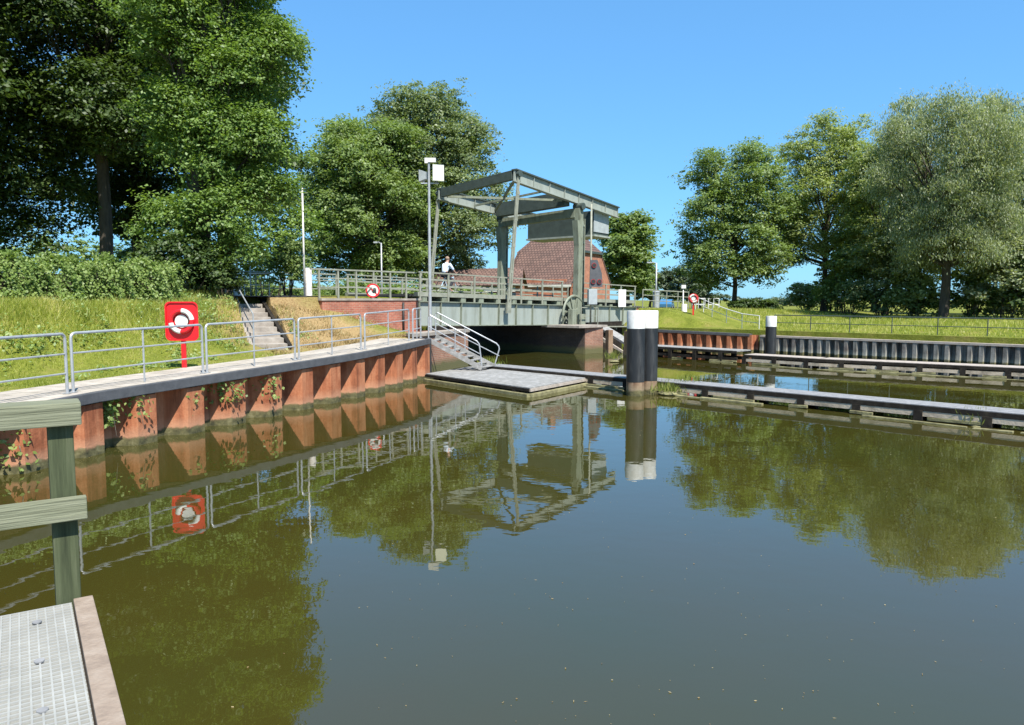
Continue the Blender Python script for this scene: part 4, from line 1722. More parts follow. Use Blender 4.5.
# ------------------------------------------------------------------ jetties
def jetty(name, label, pl, width, zt, deckmat, beam, seed, step=1.45):
    rs = random.Random(seed)
    P = [Vector(p) for p in pl]
    t = thing(name, label, 'jetty', (P[0].x, P[0].y, 0))
    dk = MB()
    for a, b in zip(P[:-1], P[1:]):
        d = (b - a).normalized()
        n_ = Vector((-d.y, d.x))          # away from the camera side
        L = (b - a).length
        k = int(L / 0.15)
        for j in range(3):
            o0 = width * (j / 3)
            o1 = width * ((j + 0.95) / 3)
            q4 = [a + n_ * o0, b + n_ * o0, b + n_ * o1, a + n_ * o1]
            dk.prism([(p.x, p.y) for p in q4], zt - 0.05, zt)
    dk.build('deck', deckmat, t, world=True)
    ed = MB()
    for a, b in zip(P[:-1], P[1:]):
        d = (b - a).normalized()
        n_ = Vector((-d.y, d.x))
        for o in (-0.02, width + 0.02):
            p, r_ = a + n_ * o, b + n_ * o
            ed.bar((p.x, p.y, zt - 0.075), (r_.x, r_.y, zt - 0.075), 0.05, 0.11)
    ed.build('edge_beam', 'wood_dark', t, world=True)
    pos = polyline_pts(pl, step)
    for p, d in pos:
        n_ = Vector((-d.y, d.x))
        for o in (0.03, width - 0.08):
            c = p + n_ * o
            bk = MB()
            bk.box((c.x, c.y, 0.05), (0.2, 0.2, 2 * (zt - 0.13) - 0.1), math.atan2(d.y, d.x))
            bk.build('support_block', 'wood_dark', t, world=True)
    lo = MB()
    for a, b in zip(P[:-1], P[1:]):
        d = (b - a).normalized()
        n_ = Vector((-d.y, d.x))
        for o, z, h in ((0.025, 0.175, 0.13), (width - 0.2, 0.16, 0.16)):
            p, r_ = a + n_ * o, b + n_ * o
            lo.bar((p.x, p.y, z), (r_.x, r_.y, z), 0.12, h)
    lo.build('lower_beam', beam, t, world=True)
    fe = MB()
    for a, b in zip(P[:-1], P[1:]):       # rough floating fender timbers
        d = (b - a).normalized()
        n_ = Vector((-d.y, d.x))
        L = (b - a).length
        s = 0.0
        while s < L - 0.5:
            ln = min(rs.uniform(1.2, 3.4), L - s)
            o = -rs.uniform(0.10, 0.42)
            p = a + d * s + n_ * o
            r_ = a + d * (s + ln - 0.12) + n_ * (o + rs.uniform(-0.07, 0.07))
            if rs.random() < 0.85:
                fe.bar((p.x, p.y, rs.uniform(-0.03, 0.01)), (r_.x, r_.y, rs.uniform(-0.035, 0.01)), rs.uniform(0.07, 0.15), rs.uniform(0.06, 0.10))
            s += ln * rs.uniform(0.7, 1.0)
        s = 0.4
        while s < L - 0.8:
            ln = rs.uniform(0.5, 1.6)
            o = -rs.uniform(0.0, 0.16)
            p = a + d * s + n_ * o
            r_ = a + d * min(L, s + ln) + n_ * (o + rs.uniform(-0.03, 0.03))
            fe.bar((p.x, p.y, 0.05 + rs.uniform(-.02, .02)), (r_.x, r_.y, 0.05 + rs.uniform(-.02, .03)), 0.07, 0.08)
            s += ln + rs.uniform(0.3, 1.6)
    fe.build('fender_timbers', 'moss', t, world=True, bevel=0.012)
    return t


jetty('jetty', 'nearer long grey-decked jetty running right from behind the paired piles', [(-1.4, 29.3), (11.35, 16.45), (17.0, 10.8)], 0.85, 0.38, 'decking', 'fender', 3)
jetty('jetty', 'farther weathered jetty in front of the far sheet pile bank', [(10.6, 34.1), (13.0, 31.6), (19.0, 27.0), (27.5, 20.8)], 1.0, 0.43, 'wood_grey', 'fender', 9)
jetty('jetty', 'short raised grey platform joining the far jetty left of the single pile', [(6.0, 39.6), (10.4, 34.6)], 1.2, 0.56, 'deck_light', 'wood_dark', 5)

# ------------------------------------------------------------------ mooring piles
def pile(x, y, r, top, zwhite, zlow, label, group=None):
    t = thing('mooring_pile', label, 'mooring pile', (x, y, 0), group=group)
    mb = MB()
    mb.tube([(0, 0, -1.5), (0, 0, zlow)], r * 0.985, 32)
    mb.build('bare_foot', 'rust_foot', t)
    mb = MB()
    mb.tube([(0, 0, zlow), (0, 0, zwhite)], r, 32)
    mb.build('black_shaft', 'black', t)
    mb = MB()
    mb.tube([(0, 0, zwhite), (0, 0, top - 0.03), (0, 0, top)], [r * 1.004, r * 1.004, r * 0.96], 32)
    mb.build('white_cap', 'white', t)
    return t


M['rust_foot'] = rustmat('tide_stained_steel', (0.19, 0.115, 0.07), (0.28, 0.20, 0.13), (0.24, 0.19, 0.12))
g2 = 'black piles with white caps'
pile(3.76, 22.75, 0.275, 2.58, 2.04, 0.42, 'left pile of the touching pair, black with a white top', g2)
pile(4.23, 23.15, 0.275, 2.58, 2.04, 0.42, 'right pile of the touching pair, partly hidden behind its twin', g2)
pile(13.5, 39.1, 0.275, 2.07, 1.52, 0.1, 'lone white-capped black pile behind the far jetty', g2)

# ------------------------------------------------------------------ right bank walls
r1 = thing('sheet_pile_bank', 'orange-rusted ribbed sheet pile bank below the lawn', 'quay wall', (RBANK[0][0], RBANK[0][1], 0))
ztr = lambda p: 1.02 if p.x > 13 else 1.12
seg1 = [RBANK[0], RBANK[1]]
sheet_pile(seg1, 0.62, 0.28, -0.6, lambda p: 0.97 + 0.02 * (p.y - 41), 1, 0.25).build('sheet_piling', 'rust', r1, world=True)
strip(seg1, -0.265, 0.15, lambda p: 1.02 + 0.022 * (p.y - 41), 0.14, -1 * -1).build('coping', 'coping', r1, world=True)
r2 = thing('grey_sheet_pile_bank', 'grey weathered sheet pile bank below the dark rail on the right', 'quay wall', (RBANK[1][0], RBANK[1][1], 0))
seg2 = [RBANK[1], RBANK[2], RBANK[3]]
sheet_pile(seg2, 0.46, 0.24, -0.6, lambda p: 0.93, 1, 0.25).build('sheet_piling', 'grey_pile', r2, world=True)
strip(seg2, -0.265, 0.15, lambda p: 0.985, 0.10, 1).build('coping', 'wood_grey', r2, world=True)

# retaining wall under the fixed span and the timber fender stair
rw = thing('timber_retaining_wall', 'timber retaining wall coloured dark for the shaded void under the right span', 'wall', (*bl(11.5, -0.2), 0))
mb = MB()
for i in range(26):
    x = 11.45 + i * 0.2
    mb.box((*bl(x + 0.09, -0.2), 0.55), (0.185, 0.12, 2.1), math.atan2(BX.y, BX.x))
mb.build('planks', 'wood_dark', rw, world=True)  # dark tone stands in for the shaded void below the span
tf = thing('timber_fender', 'brown timber fender frame with a grey sloping walkway beside the brick pier', 'fender frame', (6.0, 42.0, 0))
fpost = [at_z(609, 356, 0), at_z(627.5, 358, 0), at_z(645, 352, 0)]
for p in fpost:
    mb = MB()
    mb.box((p.x, p.y, 0.4), (0.28, 0.28, 1.9), 0.5)
    mb.build('post', 'rust_foot', tf, world=True)
mb = MB()
a, b = at_y(603, 327.5, 42.5), at_y(630, 344, 40.5)
mb.bar(a, b, 0.65, 0.12)
mb.build('sloping_walkway', 'deck_light', tf, world=True)
for (u0, v0, u1, v1) in ((600, 337, 626, 354), (604, 341, 640, 362)):
    mb = MB()
    mb.bar(at_y(u0, v0, 41.5), at_y(u1, v1, 40.3), 0.1, 0.12)
    mb.build('brace', 'wood_grey', tf, world=True)

# ------------------------------------------------------------------ far right rails and small furniture
def bank_pt(s, off):
    """point a distance off inland of RBANK at arc length s"""
    P = [Vector(p) for p in RBANK]
    for a, b in zip(P[:-1], P[1:]):
        L = (b - a).length
        if s <= L:
            d = (b - a).normalized()
            n_ = Vector((-d.y, d.x))
            return a + d * s + n_ * off
        s -= L
    return P[-1]


L0 = (Vector(RBANK[1]) - Vector(RBANK[0])).length
pts = []
for s in np.linspace(L0 + 0.3, L0 + 25, 13):
    p = bank_pt(s, 0.75)
    pts.append((p.x, p.y, gz(p.x, p.y)))
world_rail('bank_rail', 'long dark rail along the top of the grey sheet pile bank', pts, 0.82, 'dark_paint_and_shade', step=2.0, mids=(0.5,), pr=0.026)
wr_pts = []
for px, py, yy in ((695, 327, 50.5), (712, 328, 47.5), (737, 330, 45.2), (759, 331, 43.4)):
    p = at_y(px, py, yy)
    wr_pts.append((p.x, p.y, gz(p.x, p.y)))
world_rail('path_rail', 'white tubular path rail sloping down to the lone far pile', wr_pts, 0.85, 'white', step=1.4, mids=(0.5,), pr=0.026)
# rails of the road behind
pa = [(*bl(x, -0.3 - 0.02 * (x - 19)), gz(*bl(x, 0.4))) for x in (19, 22, 25)]
world_rail('road_rail', 'grey road rail continuing right of the bridge span', pa, 1.15, 'rail_paint', step=1.5, mids=(0.4, 0.7), pr=0.035)
for (px0, px1, yy, lab) in ((692, 705, 58.0, 'white gate frame left of the pair under the far tree'), (708.5, 719, 56.5, 'white gate frame right of the pair under the far tree')):
    a, b = at_y(px0, 300, yy), at_y(px1, 300, yy)
    zg = gz((a.x + b.x) / 2, yy)
    t = thing('gate_frame', lab, 'gate', (a.x, yy, zg), group='white gate frames')
    zt = at_y(px0, 298.5, yy).z - zg
    w = b.x - a.x
    mb = MB()
    mb.tube([(0, 0, 0), (0, 0, zt), (w, 0, zt), (w, 0, 0)], 0.04, 8)
    mb.build('frame', 'white', t)
    mb = MB()
    mb.tube([(0, 0, zt * 0.45), (w, 0, zt * 0.45)], 0.03, 6)
    mb.tube([(w * .5, 0, zt * 0.0), (w * .5, 0, zt)], 0.025, 6)
    mb.build('bars', 'white', t)

p = at_y(693, 324, 46.8)
station((p.x, p.y, gz(p.x, p.y)), R(-12), 0.92, 'small round faded lifebuoy board on the far lawn', square=False)


def marker(px, py_base, py_top, y, wpx, label, mast=None, head=False, group='white signal bollards with masts'):
    b = at_y(px, py_base, y)
    z0 = min(b.z, gz(b.x, y) + 0.1)
    t = thing('signal_bollard', label, 'bollard', (b.x, y, z0 - 0.15), group=group)
    h = at_y(px, py_top, y).z - z0 + 0.15
    r = wpx / 2 * y / FOC
    mb = MB()
    mb.tube([(0, 0, 0), (0, 0, h - 0.03), (0, 0, h)], [r, r, r * 0.9], 16)
    mb.build('column', 'offwhite', t)
    if mast:
        mx_, my_, dy = mast
        m = at_y(mx_, my_, y + dy)
        mb = MB()
        mb.tube([(m.x - b.x, dy, 0.1), (m.x - b.x, dy, m.z - z0 + 0.15)], [0.045, 0.035], 8)
        mo = mb.build('mast', 'white', t)
        if head:
            mb = MB()
            mb.box((m.x - b.x, dy, m.z - z0 + 0.17), (0.28, 0.2, 0.22))
            mb.build('lamp_head', 'white', mo)
    return t


marker(309, 299, 268, 31.5, 6.5, 'white bollard with mast beside the left end of the brick wing wall', (302.2, 188, -0.1))
marker(238, 303, 279, 30.8, 8.0, 'white bollard with mast at the top of the bank stairs', (235.6, 237, 0.0))
marker(684, 322, 304, 47.8, 5.5, 'pinkish white bollard with a lamp mast on the far lawn', (683.4, 287, 0.1), head=True)

# thin street lamps
def lamp(px, py_base, py_top, y, label, arm=-0.7, r=0.045):
    b = at_y(px, py_base, y)
    z0 = gz(b.x, y)
    t = thing('street_lamp', label, 'street lamp', (b.x, y, z0), group='thin street lamps')
    h = at_y(px, py_top, y).z - z0
    mb = MB()
    mb.tube([(0, 0, -0.2), (0, 0, h)], [r * 1.3, r], 8)
    mb.build('pole', 'galv', t)
    mb = MB()
    mb.tube([(0, 0, h - 0.05), (arm * 0.5, 0, h + 0.05), (arm, 0, h + 0.04)], r * 0.7, 6)
    mb.build('arm', 'galv', t)
    mb = MB()
    mb.box((arm * 1.2, 0, h + 0.03), (abs(arm) * 0.8, 0.2, 0.1))
    mb.build('lamp_head', 'cabinet', t, bevel=0.02)
    return t


lamp(382, 300, 243, 48, 'thin lamp post between the wing wall railing and the lime tree', -0.3)
lamp(251, 302, 263, 33.5, 'short lamp post beside the rails at the stair top', -0.25, 0.03)
lamp(656, 300, 263, 62, 'far lamp post standing above the round grey cabinet', -0.5, 0.06)
p = at_y(656, 305, 52)
cb = thing('round_cabinet', 'round grey cabinet at the right end of the bridge railing', 'cabinet', (p.x, 52, gz(p.x, 52) - 0.1))
h = at_y(656, 291, 52).z - gz(p.x, 52) + 0.1
mb = MB()
mb.tube([(0, 0, 0), (0, 0, h - 0.1)], 0.24, 18)
mb.build('body', 'galv', cb)
mb = MB()
mb.tube([(0, 0, h - 0.1), (0, 0, h - 0.05), (0, 0, h + 0.05)], [0.27, 0.27, 0.08], 18)
mb.build('cap', 'galv', cb)

a, b = at_y(245, 303, 32.2), at_y(270, 303, 32.4)
world_rail('stair_top_rail', 'white rail beside the lamp at the top of the bank stairs', [(a.x, a.y, gz(a.x, a.y)), (b.x, b.y, gz(b.x, b.y))], 0.98, 'white', step=1.0, mids=(0.5,), pr=0.025)
# far side approach railing
pa = [(*bl(x, W + 0.3), 3.05) for x in (-13.5, -0.4)]
world_rail('approach_rail', 'pale rail along the far side of the bridge approach', pa, 1.1, 'rail_paint', step=1.5, mids=(0.35, 0.72), pr=0.035)

# ------------------------------------------------------------------ approach road sheet
mb = MB()
mb.prism([bl(-13.5, 0.9), bl(-0.2, 0.9), bl(-0.2, W - 0.6), bl(-13.5, W - 0.6)], 3.03, 3.07)
tag(mb.build('road', 'asphalt'), kind='structure')
mb = MB()
mb.prism([bl(18.6, 0.9), bl(38, 0.9), bl(38, W - 0.6), bl(18.6, W - 0.6)], [2.42, 2.05, 2.05, 2.42], [2.47, 2.10, 2.10, 2.47])
tag(mb.build('road', 'asphalt'), kind='structure')

# ------------------------------------------------------------------ house with half-hipped roof
def house():
    C0 = Vector((6.0, 78.0))
    e1 = Vector((-0.87, 0.49)).normalized()
    e2 = Vector((0.49, 0.87)).normalized()
    zg, ze, zr, zh = 1.6, 5.05, 10.7, 8.25
    L, Wd = 7.4, 10.2
    t = thing('brick_house', 'brick house with a half-hipped brown tile roof behind the bridge', 'house', (C0.x, C0.y, zg))

    def P3(u, v, z):
        q_ = C0 + e1 * u + e2 * v
        return Vector((q_.x, q_.y, z))
    f = (zh - ze) / (zr - ze)
    wall = MB()
    g = [P3(0, 0, zg), P3(0, Wd, zg), P3(0, Wd, ze), P3(0, Wd * (1 - f / 2), zh), P3(0, Wd * f / 2, zh), P3(0, 0, ze)]
    wall.slab(g, -0.3)
    g = [P3(L, v_.__class__ and 0, 0) if False else None for v_ in ()]
    g2_ = [P3(L, 0, zg), P3(L, Wd, zg), P3(L, Wd, ze), P3(L, Wd * (1 - f / 2), zh), P3(L, Wd * f / 2, zh), P3(L, 0, ze)]
    wall.slab(g2_[::-1], -0.3)
    wall.slab([P3(0.3, 0.0, zg), P3(L - 0.3, 0.0, zg), P3(L - 0.3, 0.0, ze), P3(0.3, 0.0, ze)], 0.3)
    wall.slab([P3(0.3, Wd, zg), P3(L - 0.3, Wd, zg), P3(L - 0.3, Wd, ze), P3(0.3, Wd, ze)], -0.3)
    wall.build('wall', 'house_brick', t, world=True)
    ov, oe = 0.35, 0.5
    sl = (zr - ze) / (Wd / 2)
    roof = MB()
    hip = 1.7
    for s in (0, 1):
        def v(q_):
            return q_ if s == 0 else Wd - q_
        pts = [P3(-ov, v(-oe), ze - oe * sl), P3(L + ov, v(-oe), ze - oe * sl), P3(L + ov, v(Wd * f / 2), zh), P3(L - hip, v(Wd / 2), zr), P3(hip, v(Wd / 2), zr), P3(-ov, v(Wd * f / 2), zh)]
        if s == 0:
            pts = pts[::-1]
        roof.slab(pts, 0.18 if s == 0 else 0.18)
    for u, uh in ((-ov - 0.1, hip), (L + ov + 0.1, L - hip)):
        pts = [P3(u, Wd * f / 2 - 0.15, zh - 0.1), P3(u, Wd * (1 - f / 2) + 0.15, zh - 0.1), P3(uh, Wd / 2, zr + 0.02)]
        if u > 0:
            pts = pts[::-1]
        roof.slab(pts, 0.12)
    ro = roof.build('roof', 'tile', t, world=True)
    mb = MB()
    mb.box(P3(L * 0.62, Wd / 2, zr + 0.3), (0.7, 0.7, 1.2), 0.5)
    mb.build('chimney', 'house_brick', ro, world=True)
    # white fascia along the eave
    mb = MB()
    mb.bar(P3(-ov, -oe + 0.02, ze - oe * sl - 0.12), P3(L + ov, -oe + 0.02, ze - oe * sl - 0.12), 0.05, 0.22)
    mb.build('fascia', 'white', t, world=True)
    mb = MB()
    mb.bar(P3(-ov - 0.12, Wd * f / 2 - 0.3, zh - 0.22), P3(-ov - 0.12, Wd * (1 - f / 2) + 0.3, zh - 0.22), 0.08, 0.25)
    mb.build('hip_fascia', 'dark_paint_and_shade', t, world=True)

    def window(u0, v0, z, w, h, gable, nm='window', fm='white'):
        mb = MB()
        if gable:
            c = P3(-0.05, v0, z)
            d2 = e2
            nrm = -e1
        else:
            c = P3(u0, -0.05, z)
            d2 = e1
            nrm = -e2
        d3, n3 = Vector((d2.x, d2.y, 0)), Vector((nrm.x, nrm.y, 0))
        up = Vector((0, 0, 1))
        fr = 0.1
        for s_ in (-1, 1):
            mb.bar(c + d3 * (s_ * w / 2) - up * h / 2, c + d3 * (s_ * w / 2) + up * h / 2, fr, 0.12, up=n3)
            mb.bar(c - d3 * (w / 2 - fr / 2) + up * (s_ * (h / 2 - fr / 2)), c + d3 * (w / 2 - fr / 2) + up * (s_ * (h / 2 - fr / 2)), 0.115, fr)
        mb.bar(c - up * (h / 2 - fr), c + up * (h / 2 - fr), 0.06, 0.1, up=n3)
        wo = mb.build(nm, fm, t, world=True)
        mb = MB()
        a_, b_ = c - d3 * (w / 2) - up * h / 2, c + d3 * (w / 2) + up * h / 2
        mb.bar(c - up * h / 2, c + up * h / 2, w, 0.04, up=n3)
        mb.build('pane', 'glass', wo, world=True)
    window(0, 2.3, 6.4, 1.1, 1.2, True)
    window(0, 5.6, 6.2, 1.0, 1.3, True)
    window(0, 1.7, 3.4, 1.2, 1.3, True)
    window(0, 7.6, 3.4, 1.2, 1.3, True)
    for u in (1.3, 3.5, 5.9):
        window(u, 0, 3.2, 1.1, 1.15, False)
    mb = MB()
    c = P3(-0.04, 4.4, 2.9)
    mb.bar(c - Vector((0, 0, 1.25)), c + Vector((0, 0, 1.25)), 1.6, 0.1, up=(-e1.x, -e1.y, 0))
    do = mb.build('door', 'white', t, world=True)
    mb = MB()
    mb.bar(c + Vector((-0.05, 0, 0.35)), c + Vector((-0.05, 0, 0.95)), 0.9, 0.14, up=(-e1.x, -e1.y, 0))
    mb.build('pane', 'glass', do, world=True)


house()
# low outbuilding left of the house
ob = thing('low_outbuilding', 'long low brown-roofed outbuilding left of the brick house', 'outbuilding', (-3.5, 72, 1.7), (0, 0, R(-6)))
mb = MB()
mb.box((0, 0, 1.4), (9.0, 5.0, 2.8))
mb.build('wall', 'house_brick', ob)
mb = MB()
for s in (-1, 1):
    mb.slab([(-4.8, s * 2.9, 2.55), (4.8, s * 2.9, 2.55), (4.6, 0, 4.3), (-4.6, 0, 4.0)][::s * -1], 0.15)
mb.build('roof', 'tile', ob)
mb = MB()
mb.box((1.8, -2.56, 2.25), (4.6, 0.1, 0.55))
mb.build('white_fascia', 'white', ob)
for x in (-3, -0.5, 2, 3.7):
    mb = MB()
    mb.box((x, -2.54, 1.35), (0.9, 0.09, 1.0))
    mb.build('window', 'glass', ob)

# parked car on the road behind the bridge
cp_ = at_y(667, 304, 104)
car = thing('parked_car', 'small blue car parked beyond the right end of the bridge', 'car', (cp_.x, 104, gz(cp_.x, 104)), (0, 0, R(72)))
mb = MB()
prof = [(-1.9, 0.35), (1.9, 0.35), (1.95, 0.75), (1.1, 0.95), (0.5, 1.42), (-1.0, 1.45), (-1.75, 1.0), (-1.95, 0.8)]
fr = [mb.bm.verts.new((x, -0.8, z)) for x, z in prof]
bk = [mb.bm.verts.new((x, 0.8, z)) for x, z in prof]
mb._face(fr)
mb._face(bk[::-1])
for i in range(len(prof)):
    j = (i + 1) % len(prof)
    mb._face([fr[i], bk[i], bk[j], fr[j]])
mb.build('body', 'car', car, bevel=0.06)
mb = MB()
mb.slab([(0.85, -0.815, 0.98), (0.4, -0.815, 1.33), (-0.95, -0.815, 1.35), (-1.4, -0.815, 1.02)], 0.02)
mb.slab([(1.0, -0.7, 1.03), (1.0, 0.7, 1.03), (0.56, 0.62, 1.38), (0.56, -0.62, 1.38)], 0.02)
mb.build('windows', 'glass', car)
for x in (-1.25, 1.25):
    for y in (-0.78, 0.78):
        mb = MB()
        mb.disc((x, y, 0.31), (0, 1, 0), 0.31, 0.2, 18)
        wh = mb.build('wheel', 'rubber', car)
        mb = MB()
        mb.disc((x, y * 1.04, 0.31), (0, 1, 0), 0.19, 0.16, 14)
        mb.build('rim', 'galv', wh)

# ------------------------------------------------------------------ cyclist on the bridge
def cyclist():
    bx_, by_ = 3.35, 1.5
    base = Vector((*bl(bx_, by_), 3.23 - TILT * bx_))
    yaw = math.atan2(BX.y, BX.x)
    bike = thing('bicycle', 'pale blue bicycle ridden across the bridge deck', 'bicycle', base, (0, 0, yaw))
    for x in (-0.52, 0.55):
        mb = MB()
        mb.torus((x, 0, 0.345), (0, 1, 0), 0.33, 0.018, 0, 2 * math.pi, 28, 6)
        w_ = mb.build('wheel', 'rubber', bike)
        mb = MB()
        for k in range(10):
            a = k * math.pi / 5
            mb.tube([(x, 0, 0.345), (x + 0.32 * math.cos(a), 0, 0.345 + 0.32 * math.sin(a))], 0.004, 4)
        mb.build('spokes', 'galv', w_)
    mb = MB()
    bb, st_, hd, ra, fa = (-0.08, 0, 0.31), (-0.26, 0, 0.82), (0.36, 0, 0.86), (-0.52, 0, 0.345), (0.55, 0, 0.345)
    for a, b in ((bb, st_), (bb, (0.40, 0, 0.70)), (st_, hd), (bb, ra), (st_, ra)):
        mb.tube([a, b], 0.018, 8)
    mb.tube([(0.33, 0, 0.93), (0.43, 0, 0.64), fa], 0.018, 8)
    mb.build('frame', 'bike', bike)
    mb = MB()
    mb.tube([(0.28, -0.28, 1.03), (0.34, -0.1, 1.02), (0.33, 0, 0.98), (0.34, 0.1, 1.02), (0.28, 0.28, 1.03)], 0.014, 6)
    mb.build('handlebar', 'galv', bike)
    mb = MB()
    mb.tube([st_, (-0.29, 0, 0.93)], 0.014, 6)
    mb.box((-0.29, 0, 0.955), (0.25, 0.15, 0.06))
    mb.build('saddle', 'dark_steel_and_shade', bike, bevel=0.015)
    mb = MB()
    mb.tube([(-0.08, -0.09, 0.31), (-0.0, -0.09, 0.17), (-0.0, -0.17, 0.17)], 0.014, 6)
    mb.tube([(-0.08, 0.09, 0.31), (-0.16, 0.09, 0.45), (-0.16, 0.17, 0.45)], 0.014, 6)
    mb.disc((-0.08, -0.05, 0.31), (0, 1, 0), 0.09, 0.015, 16)
    mb.build('cranks', 'galv', bike)

    per = thing('person', 'cyclist in a light blue shirt and dark trousers riding over the bridge', 'person', base, (0, 0, yaw))

    def skin(name, verts, edges, radii, mat, root=0, sub=2, par=None):
        me = bpy.data.meshes.new(name)
        me.from_pydata(verts, edges, [])
        o = bpy.data.objects.new(name, me)
        COL.objects.link(o)
        o.parent = par or per
        o.modifiers.new('skin', 'SKIN')
        sk = me.skin_vertices[0].data if me.skin_vertices else None
        if sk is None:
            bm = bmesh.new()
            bm.from_mesh(me)
            bm.verts.layers.skin.verify()
            bm.to_mesh(me)
            bm.free()
            sk = me.skin_vertices[0].data
        for i, r_ in enumerate(radii):
            sk[i].radius = r_ if isinstance(r_, tuple) else (r_, r_)
            sk[i].use_root = (i == root)
        o.modifiers.new('sub', 'SUBSURF').levels = sub
        o.modifiers['sub'].render_levels = sub
        me.materials.append(M[mat])
        return o
    V, E, Rr = [], [], []

    def add(p, r_, par=None):
        V.append(p)
        Rr.append(r_)
        if par is not None:
            E.append((par, len(V) - 1))
        return len(V) - 1
    pel = add((-0.27, 0, 1.04), (0.15, 0.12))
    sp1 = add((-0.22, 0, 1.25), (0.14, 0.105), pel)
    ch = add((-0.14, 0, 1.45), (0.165, 0.115), sp1)
    nk = add((-0.08, 0, 1.60), 0.062, ch)
    hd0 = add((-0.055, 0, 1.68), 0.075, nk)
    hd1 = add((-0.045, 0, 1.77), 0.10, hd0)
    add((-0.05, 0, 1.85), 0.075, hd1)
    add((0.055, 0, 1.745), 0.022, hd1)      # nose
    hands = []
    for s in (-1, 1):
        sh = add((-0.09, s * 0.19, 1.50), 0.062, ch)
        el = add((0.06, s * 0.27, 1.24), 0.044, sh)
        wr_ = add((0.24, s * 0.27, 1.07), 0.030, el)
        pm = add((0.28, s * 0.265, 1.055), (0.036, 0.022), wr_)
        for j, dy in enumerate((-0.03, -0.01, 0.01, 0.03)):
            f1 = add((0.335, s * 0.265 + dy, 1.055), 0.0095, pm)
            f2 = add((0.345, s * 0.265 + dy, 1.018), 0.0085, f1)
            add((0.31, s * 0.265 + dy, 1.008), 0.008, f2)
        th = add((0.29, s * 0.225, 1.035), 0.011, pm)
        add((0.315, s * 0.212, 1.015), 0.009, th)
        hip = add((-0.25, s * 0.10, 1.0), 0.085, pel)
        foot = (-0.0, s * 0.15, 0.215) if s < 0 else (-0.16, s * 0.15, 0.495)
        kn = (0.13, s * 0.13, 0.66) if s < 0 else (0.16, s * 0.14, 0.88)
        k_ = add(kn, 0.058, hip)
        an = add((foot[0] - 0.06, foot[1], foot[2] + 0.06), 0.040, k_)
        fo = add((foot[0] + 0.06, foot[1], foot[2] - 0.0), (0.042, 0.03), an)
        add((foot[0] + 0.14, foot[1], foot[2] - 0.01), (0.035, 0.02), fo)
    skin('body', V, E, Rr, 'skin')
    V2, E2, R2 = [], [], []

    def add2(p, r_, par=None):
        V2.append(p)
        R2.append(r_)
        if par is not None:
            E2.append((par, len(V2) - 1))
        return len(V2) - 1
    a0 = add2((-0.28, 0, 1.02), (0.18, 0.15))
    a1 = add2((-0.22, 0, 1.25), (0.175, 0.14), a0)
    a2 = add2((-0.14, 0, 1.45), (0.195, 0.145), a1)
    c_ = add2((-0.10, 0, 1.55), 0.10, a2)
    add2((-0.085, 0, 1.60), 0.072, c_)
    for s in (-1, 1):
        b1 = add2((-0.09, s * 0.20, 1.50), 0.085, a2)
        b2 = add2((0.03, s * 0.265, 1.29), 0.066, b1)
        add2((0.10, s * 0.272, 1.20), 0.058, b2)
    skin('shirt', V2, E2, R2, 'shirt')
    V2, E2, R2 = [], [], []
    a0 = add2((-0.27, 0, 1.04), (0.165, 0.14))
    for s in (-1, 1):
        kn = (0.13, s * 0.13, 0.66) if s < 0 else (0.16, s * 0.14, 0.88)
        foot = (-0.06, s * 0.15, 0.30) if s < 0 else (-0.22, s * 0.15, 0.58)
        h_ = add2((-0.24, s * 0.105, 1.0), 0.10, a0)
        k_ = add2(kn, 0.075, h_)
        add2(foot, 0.058, k_)
    skin('trousers', V2, E2, R2, 'trousers')
    mb = MB()
    mb.ball((-0.065, 0, 1.80), 0.108, 0.95)
    mb.build('hair', 'hair', per)


cyclist()

# ------------------------------------------------------------------ foreground platform and wooden railing
e1 = Vector((0.55, -0.835)).normalized()     # along the right edge, towards the camera
e2 = Vector((-0.835, -0.55)).normalized()    # along the back edge, to the left
K = Vector((-2.352, 4.085))                  # outer corner of the edge plank
ZP = 1.23
pf = thing('viewing_platform', 'pale grey grating platform with a timber edge in the bottom left corner', 'platform', (K.x, K.y, ZP))


def pp(a, b):
    p = K + e1 * a + e2 * b
    return (p.x, p.y)


LA, LB = 5.6, 4.0
mb = MB()
mb.prism([pp(0.0, 0.0), pp(LA, 0.0), pp(LA, 0.095), pp(0.0, 0.095)], ZP - 0.12, ZP + 0.022)
mb.build('edge_plank', 'plank', pf, world=True, bevel=0.006)
mb = MB()
mb.prism([pp(0.02, 0.103), pp(LA, 0.103), pp(LA, LB), pp(0.02, LB)], ZP - 0.04, ZP)
mb.build('grating', 'grating', pf, world=True)
mb = MB()
sp_c = 0.039
k = int((LA - 0.02) / sp_c)
for i in range(k):
    a = 0.024 + i * sp_c
    mb.bar((*pp(a, 0.104), ZP + 0.004), (*pp(a, LB), ZP + 0.004), 0.008, 0.009)
for j in range(int((LB - 0.11) / sp_c)):
    b = 0.112 + j * sp_c
    mb.bar((*pp(0.02, b), ZP + 0.003), (*pp(LA, b), ZP + 0.003), 0.008, 0.009)
mb.build('grating_bars', 'grating_bar', pf, world=True)
for a in (0.22, 0.72, 1.22, 1.8):
    mb = MB()
    p = pp(a, 0.27)
    mb.disc((*p, ZP + 0.011), (0, 0, 1), 0.022, 0.006, 18)
    mb.build('fixing_disc', 'decking', pf, world=True)
for a, b in ((0.3, 0.4), (0.3, 3.4), (4.8, 0.4), (4.8, 3.4)):
    mb = MB()
    mb.tube([(*pp(a, b), -1), (*pp(a, b), ZP - 0.04)], 0.1, 12)
    mb.build('pile', 'wood_dark', pf, world=True)
mb = MB()
